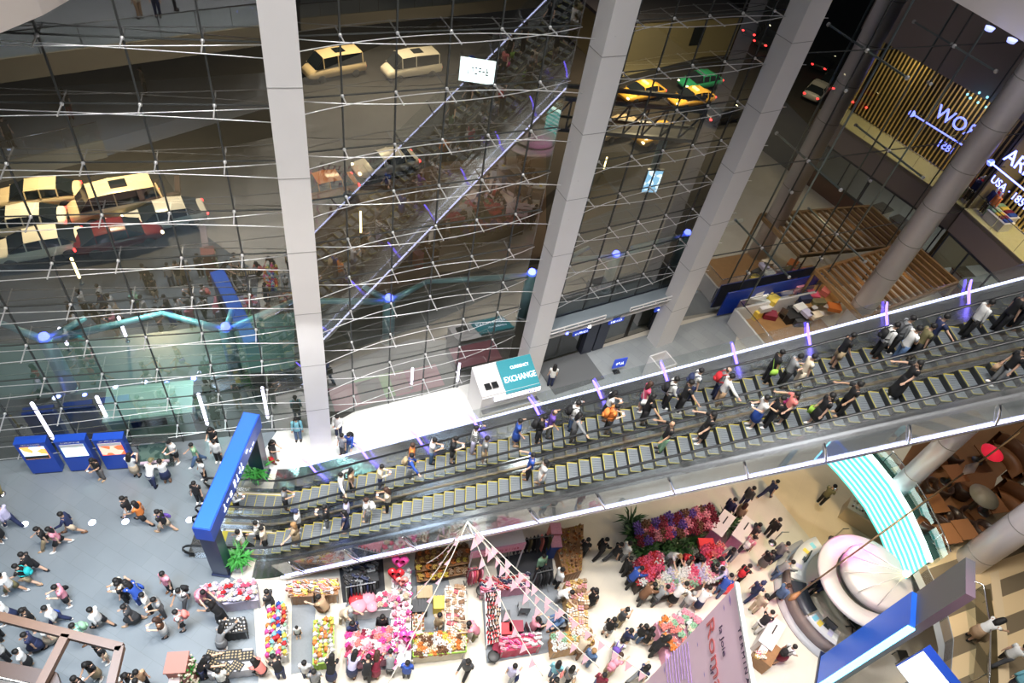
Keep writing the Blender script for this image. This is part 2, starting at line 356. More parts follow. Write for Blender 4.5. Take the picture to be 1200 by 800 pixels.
for v, sg in ((11.9, -1), (17.05, 1)):
    ld = MB(); box_run(ld, v-.05 if sg < 0 else v+.01, v-.01 if sg < 0 else v+.05, -.05, .05, .6, S_END); ld.build('led_strip', STRIP, br)
    gd = MB()
    vv = v+(.0 if sg < 0 else -.2)
    up = Vector((-EU.x*.5, -EU.y*.5, .87))
    pa = path(vv, .02, .8); pb = [p+up*1.0 for p in pa]
    for i in range(len(pa)-1): gd.quad(pa[i], pa[i+1], pb[i+1], pb[i])
    gd.build('guard_glass', GL_RAIL, br)
    for k in range(13 if sg < 0 else 12):
        s = 1.6+k*2.15 if sg < 0 else 1.2+k*2.3
        pm = MB(); q = E(s, v, -.1) if sg < 0 else E(s, 16.6, .0)
        pts = [q+up*t+EV*sg*(.10*math.sin(t*2.4)) for t in (0, .3, .6, .9, 1.15)]
        pm.tube(pts, [.05, .055, .05, .045, .03], 6)
        pm.build('guard_post', STRIPD if (sg > 0) else STEEL, br, 'violet lit guard post' if sg > 0 else None)
# ------------------------------------------------------------------ people
def pose_joints(p):
    J = {}; lean = p.get('lean', 0); T = Vector((math.sin(lean), 0, math.cos(lean)))
    J['pel'] = Vector((0, 0, 0)); J['waist'] = T*.17; J['chest'] = T*.36; J['neck0'] = T*.50
    hl = lean*.6+p.get('nod', .12); H = Vector((math.sin(hl), 0, math.cos(hl))); J['neck'] = J['neck0']+H*.07; J['jaw'] = J['neck']+H*.05+Vector((.015, 0, 0)); J['skull'] = J['neck']+H*.12; J['crown'] = J['neck']+H*.19; J['H'] = H; J['T'] = T
    for s, k in ((1, 'L'), (-1, 'R')):
        h, kn = p.get('leg'+k, (0, 0)); J['hip'+k] = Vector((0, .09*s, -.03)); J['knee'+k] = J['hip'+k]+Vector((math.sin(h), .1*s*p.get('spread', .05), -math.cos(h)))*.42
        J['ank'+k] = J['knee'+k]+Vector((math.sin(h-kn), 0, -math.cos(h-kn)))*.39; J['toe'+k] = J['ank'+k]+Vector((.15, .02*s, -.045))
        pi, ab, el = p.get('arm'+k, (.05, .12, .15)); J['sh'+k] = T*.46+Vector((0, .165*s, 0))
        J['elb'+k] = J['sh'+k]+Vector((math.sin(pi)*math.cos(ab), s*math.sin(ab), -math.cos(pi)*math.cos(ab)))*.28
        ab2 = ab-p.get('fold', 0) if p.get('fold') else ab*.7
        fd = Vector((math.sin(pi+el)*math.cos(ab2), s*math.sin(ab2), -math.cos(pi+el)*math.cos(ab2))); J['wri'+k] = J['elb'+k]+fd*.25; J['fd'+k] = fd
    zmin = min(J['ankL'].z, J['ankR'].z)-.075; dz = Vector((0, 0, -zmin))
    for k in J:
        if k not in ('H', 'T', 'fdL', 'fdR'): J[k] = J[k]+dz
    return J
POSES = dict(
    stand=dict(), phone=dict(armL=(.25, .15, 1.5), armR=(.3, .15, 1.55), fold=.5, nod=.35),
    walk=dict(legL=(.42, .08), legR=(-.30, .35), armL=(-.3, .1, .25), armR=(.4, .1, .45), lean=.08),
    stride=dict(legL=(-.34, .45), legR=(.45, .05), armL=(.5, .12, .6), armR=(-.3, .12, .3), lean=.1),
    rail=dict(armL=(.75, .75, .15), armR=(.15, .12, .5)), bothrails=dict(armL=(.6, .95, .1), armR=(.6, .95, .1)),
    browse=dict(lean=.5, armL=(.75, .1, .35), armR=(.9, .15, .3), nod=.4, legL=(.12, .1), legR=(-.08, .0)),
    folded=dict(armL=(.35, .15, 1.3), armR=(.3, .15, 1.35), fold=.9, legL=(.08, .1)),
    carry=dict(armL=(.1, .1, 1.2), armR=(.05, .15, .2), legR=(.2, .1), legL=(-.15, .2)),
    sit=dict(legL=(1.5, 1.45), legR=(1.45, 1.5), armL=(.5, .12, .8), armR=(.5, .12, .9), lean=.12, spread=.5),
    crouch=dict(legL=(1.5, 2.2), legR=(1.1, 2.0), armL=(.8, .1, .5), armR=(.9, .1, .6), lean=.5, spread=.4))
def flip(p):
    q = dict(p)
    for a in ('leg', 'arm'):
        q.pop(a+'L', None); q.pop(a+'R', None)
        if a+'R' in p: q[a+'L'] = p[a+'R']
        if a+'L' in p: q[a+'R'] = p[a+'L']
    return q
def body_mesh(p, J):
    vs, es, rs = [], [], []
    def v(pt, r): vs.append(tuple(pt)); rs.append(r if isinstance(r, tuple) else (r, r)); return len(vs)-1
    def chain(i, *items):
        for pt, r in items:
            j = v(pt, r); es.append((i, j)); i = j
        return i
    pel = v(J['pel'], .115); ch = chain(pel, (J['waist'], .105), (J['chest'], .115)); nk = chain(ch, (J['neck0'], .075), (J['neck'], .05), (J['jaw'], .068))
    sk = chain(nk, (J['skull'], .088), (J['crown'], .06))
    sku = sk-1; fw = Vector((J['H'].z, 0, -J['H'].x))
    for s, k in ((1, 'L'), (-1, 'R')):
        chain(pel, (J['hip'+k], .095), ((J['hip'+k]+J['knee'+k])/2, .075), (J['knee'+k], .056), ((J['knee'+k]*.6+J['ank'+k]*.4), .055), (J['ank'+k], .036), (J['toe'+k]*.6+J['ank'+k]*.4-Vector((0, 0, .01)), .038), (J['toe'+k], .028))
        fd = J['fd'+k]; w = chain(ch, (J['sh'+k], .062), ((J['sh'+k]+J['elb'+k])/2, .046), (J['elb'+k], .038), ((J['elb'+k]+J['wri'+k])/2, .036), (J['wri'+k], .024))
        side = Vector((0, 0, 1)).cross(fd); side = side.normalized() if side.length > .2 else Vector((1, 0, 0)); pn = fd.cross(side).normalized()
        palm = chain(w, (J['wri'+k]+fd*.05, (.034, .020)))
        for off, ln in ((-.030, .055), (-.011, .072), (.010, .078), (.030, .068)):
            b = J['wri'+k]+fd*.085+side*off
            chain(palm, (b, .010), (b+fd*ln*.5+pn*.006, .0095), (b+fd*ln+pn*.022, .008))
        tb = J['wri'+k]+fd*.035+side*.036; chain(palm, (tb, .011), (tb+fd*.035+side*.018+pn*.008, .009))
    me = bpy.data.meshes.new('body'); me.from_pydata(vs, es, []); o = bpy.data.objects.new('body', me); COL.objects.link(o)
    md = o.modifiers.new('skin', 'SKIN'); md.use_smooth_shade = True; md.branch_smoothing = .3
    for i, r in enumerate(rs): me.skin_vertices[0].data[i].radius = r
    me.skin_vertices[0].data[0].use_root = True
    sb = o.modifiers.new('s', 'SUBSURF'); sb.levels = 1
    dg = bpy.context.evaluated_depsgraph_get(); out = bpy.data.meshes.new_from_object(o.evaluated_get(dg)); bpy.data.objects.remove(o)
    # facial features grow out of the head
    f = MB(); sd = Vector((0, 1, 0)); c = J['skull']-J['H']*.02
    f.ball(c+fw*.095-J['H']*.012, (.020, .014, .022), 0, 6, 4)
    for s in (1, -1):
        f.ball(c+sd*s*.088, (.018, .012, .03), 0, 6, 4); f.ball(c+fw*.080+sd*s*.034+J['H']*.018, (.012, .014, .009), 1, 6, 4)
    f.ball(c+fw*.082-J['H']*.055, (.012, .026, .008), 1, 6, 4)
    bm = bmesh.new(); bm.from_mesh(out); fm = f.mesh('f', []); bm.from_mesh(fm); bm.to_mesh(out); bm.free()
    n = len(out.polygons)-len(fm.polygons)
    for i, q in enumerate(fm.polygons): out.polygons[n+i].material_index = f.m[i]; 
    for q in out.polygons: q.use_smooth = True
    out.materials.clear(); out.materials.append(None); out.materials.append(FACE)
    return out
def loft(mb, rings, n=12, mi=0):
    """rings: (centre, half depth, half width, axis)"""
    vs = []; fs = []
    for c, rx, ry, ax in rings:
        y = Vector((0, 1, 0)); x = y.cross(ax).normalized()
        for k in range(n):
            a = 2*math.pi*k/n; vs.append(c+x*math.cos(a)*rx+y*math.sin(a)*ry)
    for i in range(len(rings)-1):
        for k in range(n): fs.append((i*n+k, i*n+(k+1) % n, (i+1)*n+(k+1) % n, (i+1)*n+k))
    mb.add(vs, fs, mi, True); b = len(mb.v)-len(vs); mb.f += [tuple(b+k for k in reversed(range(n))), tuple(b+(len(rings)-1)*n+k for k in range(n))]; mb.m += [mi, mi]; mb.sm += [True, True]
def top_mesh(J, kind, stripes=False):
    mb = MB(); T = J['T']; pel = J['pel']; Z = Vector((0, 0, 1)); low = -.10 if kind not in ('jacket', 'hoodie', 'blouse') else -.15
    g = 1.0 if kind in ('tee', 'shirt', 'top', 'dress', 'vest') else 1.1
    prof = [(low, .135*g, .175*g, Z), (0, .13*g, .168*g, T), (.16, .12*g, .150*g, T), (.30, .128*g, .168*g, T), (.41, .118*g, .185*g, T), (.475, .085*g, .145*g, T), (.515, .06, .065, T)]
    loft(mb, [(pel+(T*t if t > 0 else Z*t), a, b, ax) for t, a, b, ax in prof], 14)
    if kind == 'hoodie': mb.ball(pel+T*.46-Vector((.09, 0, 0)), (.07, .12, .06), 0, 8, 5)
    for k in 'LR':
        s, e, w = J['sh'+k], J['elb'+k], J['wri'+k]
        if kind == 'vest': continue
        if kind in ('tee', 'top', 'dress'): mb.tube([s-(e-s)*.12, s, s+(e-s)*.55], [.05, .072, .062], 10)
        else: mb.tube([s-(e-s)*.12, s, (s+e)/2, e, (e+w)/2, w], [.05, .074, .060, .055, .050, .042], 10)
    return mb.mesh('top', [None])
def bottom_mesh(J, kind):
    mb = MB(); Z = Vector((0, 0, 1)); pel = J['pel']
    if kind in ('skirt', 'dress', 'robe'):
        kn = (J['kneeL']+J['kneeR'])/2; an = (J['ankL']+J['ankR'])/2; sp = abs(J['kneeL'].x-J['kneeR'].x)/2; sa = abs(J['ankL'].x-J['ankR'].x)/2
        ax = (pel-kn).normalized()
        r = [(pel+Z*.05, .128, .162, Z), (pel-Z*.06, .145, .185, Z), ((pel+kn)/2, .16+sp*.5, .20, ax), (kn, .17+sp, .21, ax)]
        if kind == 'robe': r += [((kn+an)/2, .18+sa*.6, .21, Z), (an+Z*.03, .19+sa, .22, Z)]
        loft(mb, r[::-1], 14)
    else:
        loft(mb, [(pel-Z*.12, .10, .13, Z), (pel-Z*.05, .125, .172, Z), (pel+Z*.02, .125, .165, Z), (pel+Z*.06, .12, .155, Z)], 14)
        for k in 'LR':
            h, n, a = J['hip'+k], J['knee'+k], J['ank'+k]
            if kind == 'shorts': mb.tube([h+(h-n)*.05, (h+n)/2, h+(n-h)*.88], [.105, .100, .098], 10)
            else: mb.tube([h+(h-n)*.05, (h+n)/2, n, (n+a)/2, a], [.102, .092, .076, .070, .062], 10)
    return mb.mesh('bottom', [None])
def shoe_mesh(J, k):
    mb = MB(); a, t = J['ank'+k], J['toe'+k]; fd = (t-a); fd.z = 0; fd = fd.normalized() if fd.length > .01 else Vector((1, 0, 0)); z = min(a.z, t.z+.045)-.04
    c = Vector((a.x, a.y, z))+fd*.055; mb.ball(c, (.135, .052, .045), 0, 10, 6); mb.tube([Vector((a.x, a.y, z)), a+Vector((0, 0, .02))], [.05, .048], 8)
    return mb.mesh('shoe', [None])
def hair_mesh(J, kind):
    mb = MB(); c = J['skull']+J['H']*.012; H = J['H']; fw = Vector((H.z, 0, -H.x))
    if kind == 'bald': mb.ball(c-fw*.05-H*.04, (.065, .09, .05), 0, 10, 6)
    else: mb.ball(c-fw*.018+H*.022, (.108, .102, .098), 0, 12, 8)
    if kind == 'long':
        loft(mb, [(c-fw*.05-H*.30-Vector((.03, 0, 0)), .035, .085, H), (c-fw*.05-H*.18-Vector((.02, 0, 0)), .06, .115, H), (c-fw*.035-H*.06, .08, .112, H), (c-fw*.03+H*.03, .09, .10, H)], 10)
    if kind == 'bun': mb.ball(c-fw*.11+H*.05, .05, 0, 8, 6)
    if kind == 'tail': mb.tube([c-fw*.09+H*.02, c-fw*.15-H*.05, c-fw*.13-H*.2], [.03, .038, .012], 8)
    if kind == 'scarf': loft(mb, [(J['neck0']-H*.06, .13, .19, H), (J['neck0']+H*.03, .09, .11, H), (c-H*.05-fw*.012, .102, .105, H), (c+H*.03, .10, .10, H)], 12)
    if kind == 'cap': mb.box(c+fw*.12+H*.045, (.11, .13, .012), 0, 0); mb.ball(c+H*.035, (.112, .106, .09), 0, 12, 6)
    return mb.mesh('hair', [None])
CACHE = {}
def cached(key, fn):
    if key not in CACHE: CACHE[key] = fn()
    return CACHE[key]
def joints(pose):
    def f():
        q = POSES[pose[:-1]] if pose.endswith("'") else POSES[pose]
        return pose_joints(flip(q) if pose.endswith("'") else q)
    return cached(('J', pose), f)
def colored(name, me, m, parent, label=None, slot=0):
    o = link(name, me, None, label); o.parent = parent
    o.material_slots[slot].link = 'OBJECT'; o.material_slots[slot].material = m; return o
def bag_mesh(kind):
    mb = MB()
    if kind == 'backpack':
        loft(mb, [(Vector((-.22, 0, .94)), .05, .10, Vector((0, 0, 1))), (Vector((-.235, 0, 1.0)), .10, .15, Vector((0, 0, 1))), (Vector((-.235, 0, 1.2)), .105, .155, Vector((0, 0, 1))), (Vector((-.215, 0, 1.33)), .07, .12, Vector((0, 0, 1)))], 12)
        mb.ball((-.34, 0, 1.06), (.045, .11, .09), 0, 8, 5)
        for s in (1, -1): mb.tube([(-.16, .09*s, 1.32), (-.06, .11*s, 1.40), (.09, .11*s, 1.34), (.135, .12*s, 1.18), (.02, .16*s, 1.02), (-.16, .12*s, .98)], .018, 6)
    elif kind == 'shoulder bag':
        loft(mb, [(Vector((-.04, -.28, .70)), .13, .05, Vector((0, 0, 1))), (Vector((-.04, -.28, .80)), .15, .065, Vector((0, 0, 1))), (Vector((-.04, -.27, .95)), .12, .035, Vector((0, 0, 1)))], 12)
        mb.tube([(.06, -.27, .94), (.10, -.10, 1.2), (.02, .12, 1.42), (-.12, .0, 1.2), (-.13, -.24, .95)], .012, 6)
    else:
        loft(mb, [(Vector((.06, -.25, .36)), .15, .07, Vector((0, 0, 1))), (Vector((.06, -.25, .66)), .17, .08, Vector((0, 0, 1)))], 4)
        mb.tube([(.0, -.25, .66), (.02, -.25, .80), (.08, -.25, .80), (.12, -.25, .66)], .008, 5)
    return mb.mesh(kind.replace(' ', '_'), [None])
def upos(x, y, lane):
    """a spot on an escalator tread: lane 'U' far, 'D' near"""
    vc = 15.22 if lane == 'U' else 13.43
    d = ray(x, y); n = Vector((-TAN*EU.x, -TAN*EU.y, 1)); t = (-TAN*ES0-CAMH)/n.dot(d); p = CAM+d*t
    s = p.dot(EU)-ES0
    if s < .4: p = at(x, y, 0); s = p.dot(EU)-ES0
    v = min(max(p.dot(EV), vc-.3), vc+.3)
    if s < .0: return EU*(s+ES0)+EV*v+Vector((0, 0, 0.02)), s
    k = math.floor(s/.4); s = k*.4+.22
    return EU*(s+ES0)+EV*v+Vector((0, 0, (k+1)*.4*TAN+.005)), s
LV1 = 5.0
NP = 0
def person(line, zone):
    global NP
    f = [q.strip() for q in line.split('|')]
    h = f[0].split(); x, y = [float(q) for q in h[0].split(',')]; ang = float(h[1]); pose = h[2]; sc = float(h[3]) if len(h) > 3 else 1.0
    if zone in 'UD': P, _ = upos(x, y, zone); base = P
    else: base = at(x, y, LV1 if zone == 'H' else 0.0)
    if zone in 'UD': hd = (EU if ang == 0 else -EU) if ang in (0, 180) else Matrix.Rotation(R(ang), 3, 'Z') @ EU
    else: hd = at(x+4*math.cos(R(ang)), y-4*math.sin(R(ang)), base.z)-base
    rz = math.atan2(hd.y, hd.x); J = joints(pose)
    topw, botw, hairw, where = f[1], f[2], f[3], f[4]; bag = f[5] if len(f) > 5 else ''
    tc, tk = topw.rsplit(' ', 1); tcol = tc.split()[-1]; bc, bk = botw.rsplit(' ', 1); bcol = bc.split()[-1]
    hc, hk = (hairw.split()+['short'])[:2]
    wear = f'{tc} {tk}' if bk == 'dress' and tk == 'dress' else f'{tc} {tk} and {bc} {bk}'
    lab = f'person in {wear} {where}'
    rt = thing('person', lab, 'person', base, rz, 'shoppers across the atrium'); s = sc*(.97+.07*random.random()); rt.scale = (s, s, s)
    if pose.startswith('sit') and zone != 'X': rt.location.z += 0.0
    NP += 1; kid = NP % 3
    b = colored('body', cached(('b', pose), lambda: body_mesh(POSES[pose.rstrip("'")], J)), SKIN[(0, 1, 0)[kid]], rt)
    tkk = {'sweater': 'shirt', 'coat': 'jacket', 'polo': 'tee', 'pinafore': 'tee', 'uniform': 'shirt'}.get(tk, tk)
    colored({'tee': 'tee_shirt', 'top': 'top'}.get(tk, tk), cached(('t', pose, tkk), lambda: top_mesh(J, tkk)), STRIPED if tcol == 'striped' else cloth(tcol), rt)
    bkk = {'jeans': 'trousers', 'pants': 'trousers'}.get(bk, bk)
    colored({'dress': 'skirt'}.get(bk, bk), cached(('o', pose, bkk), lambda: bottom_mesh(J, bkk)), cloth(bcol), rt)
    sc_ = cloth(random.choice(['white', 'black', 'black', 'brown', 'white', 'tan']))
    for k in 'LR': colored('shoe', cached(('s', pose, k), lambda k=k: shoe_mesh(J, k)), sc_, rt)
    colored({'cap': 'cap', 'scarf': 'headscarf'}.get(hk, 'hair'), cached(('h', pose, hk), lambda: hair_mesh(J, hk)), mat('hair_'+hc, {'black': (.008, .007, .007), 'brown': (.05, .022, .012), 'blonde': (.36, .20, .08), 'grey': (.35, .35, .34), 'white': (.7, .7, .68), 'navy': (.02, .03, .09), 'beige': (.6, .48, .34), 'olive': (.19, .17, .08), 'bald': (.02, .015, .012)}[hc], .65), rt)
    if 'phone' in pose:
        ph = MB(); m_ = (J['wriL']+J['wriR'])/2+Vector((.09, 0, .03)); ph.box(m_, (.085, .075, .012), 0, 0); ph.box(m_+Vector((0, 0, .007)), (.075, .065, .002), 0, 1)
        q = link('phone', cached(('ph', pose), lambda: ph.mesh('phone', [RUBBER, lamp('phone_screen', (.7, .8, 1), 1.2)]))); q.location = base; q.rotation_euler = (0, 0, rz)
        tag(q, f'phone held by {tc} {tk} wearer {where}', 'phone', 'phones in shoppers\' hands')
    if bag:
        bcl, bkind = bag.split(' ', 1)
        q = colored(bkind.replace(' ', '_'), cached(('bag', bkind), lambda: bag_mesh(bkind)), cloth(bcl), None)
        q.location = base+Vector((0, 0, (J['pel'].z-.88)*s)); q.rotation_euler = (0, 0, rz); q.scale = (s, s, s)
        if J['T'].x > .3: q.rotation_euler = Matrix.Rotation(rz, 3, 'Z').to_euler(); q.location += Vector((math.cos(rz), math.sin(rz), 0))*.18
        tag(q, f'{bcl} {bkind} worn with {tc} {tk} {where}', 'bag', 'bags carried by shoppers')
    return rt
STRIPED = bpy.data.materials.new('striped_cloth'); STRIPED.use_nodes = True
_nt = STRIPED.node_tree; _w = _nt.nodes.new('ShaderNodeTexWave'); _w.bands_direction = 'Z'; _w.inputs['Scale'].default_value = 3.2; _c = _nt.nodes.new('ShaderNodeValToRGB'); _c.color_ramp.interpolation = 'CONSTANT'
_c.color_ramp.elements[0].color = (.012, .012, .02, 1); _c.color_ramp.elements[1].color = (.8, .8, .78, 1); _c.color_ramp.elements[1].position = .5
_tc = _nt.nodes.new('ShaderNodeTexCoord'); _nt.links.new(_tc.outputs['Object'], _w.inputs[0]); _nt.links.new(_w.outputs[0], _c.inputs[0]); _nt.links.new(_c.outputs[0], _nt.nodes['Principled BSDF'].inputs['Base Color'])
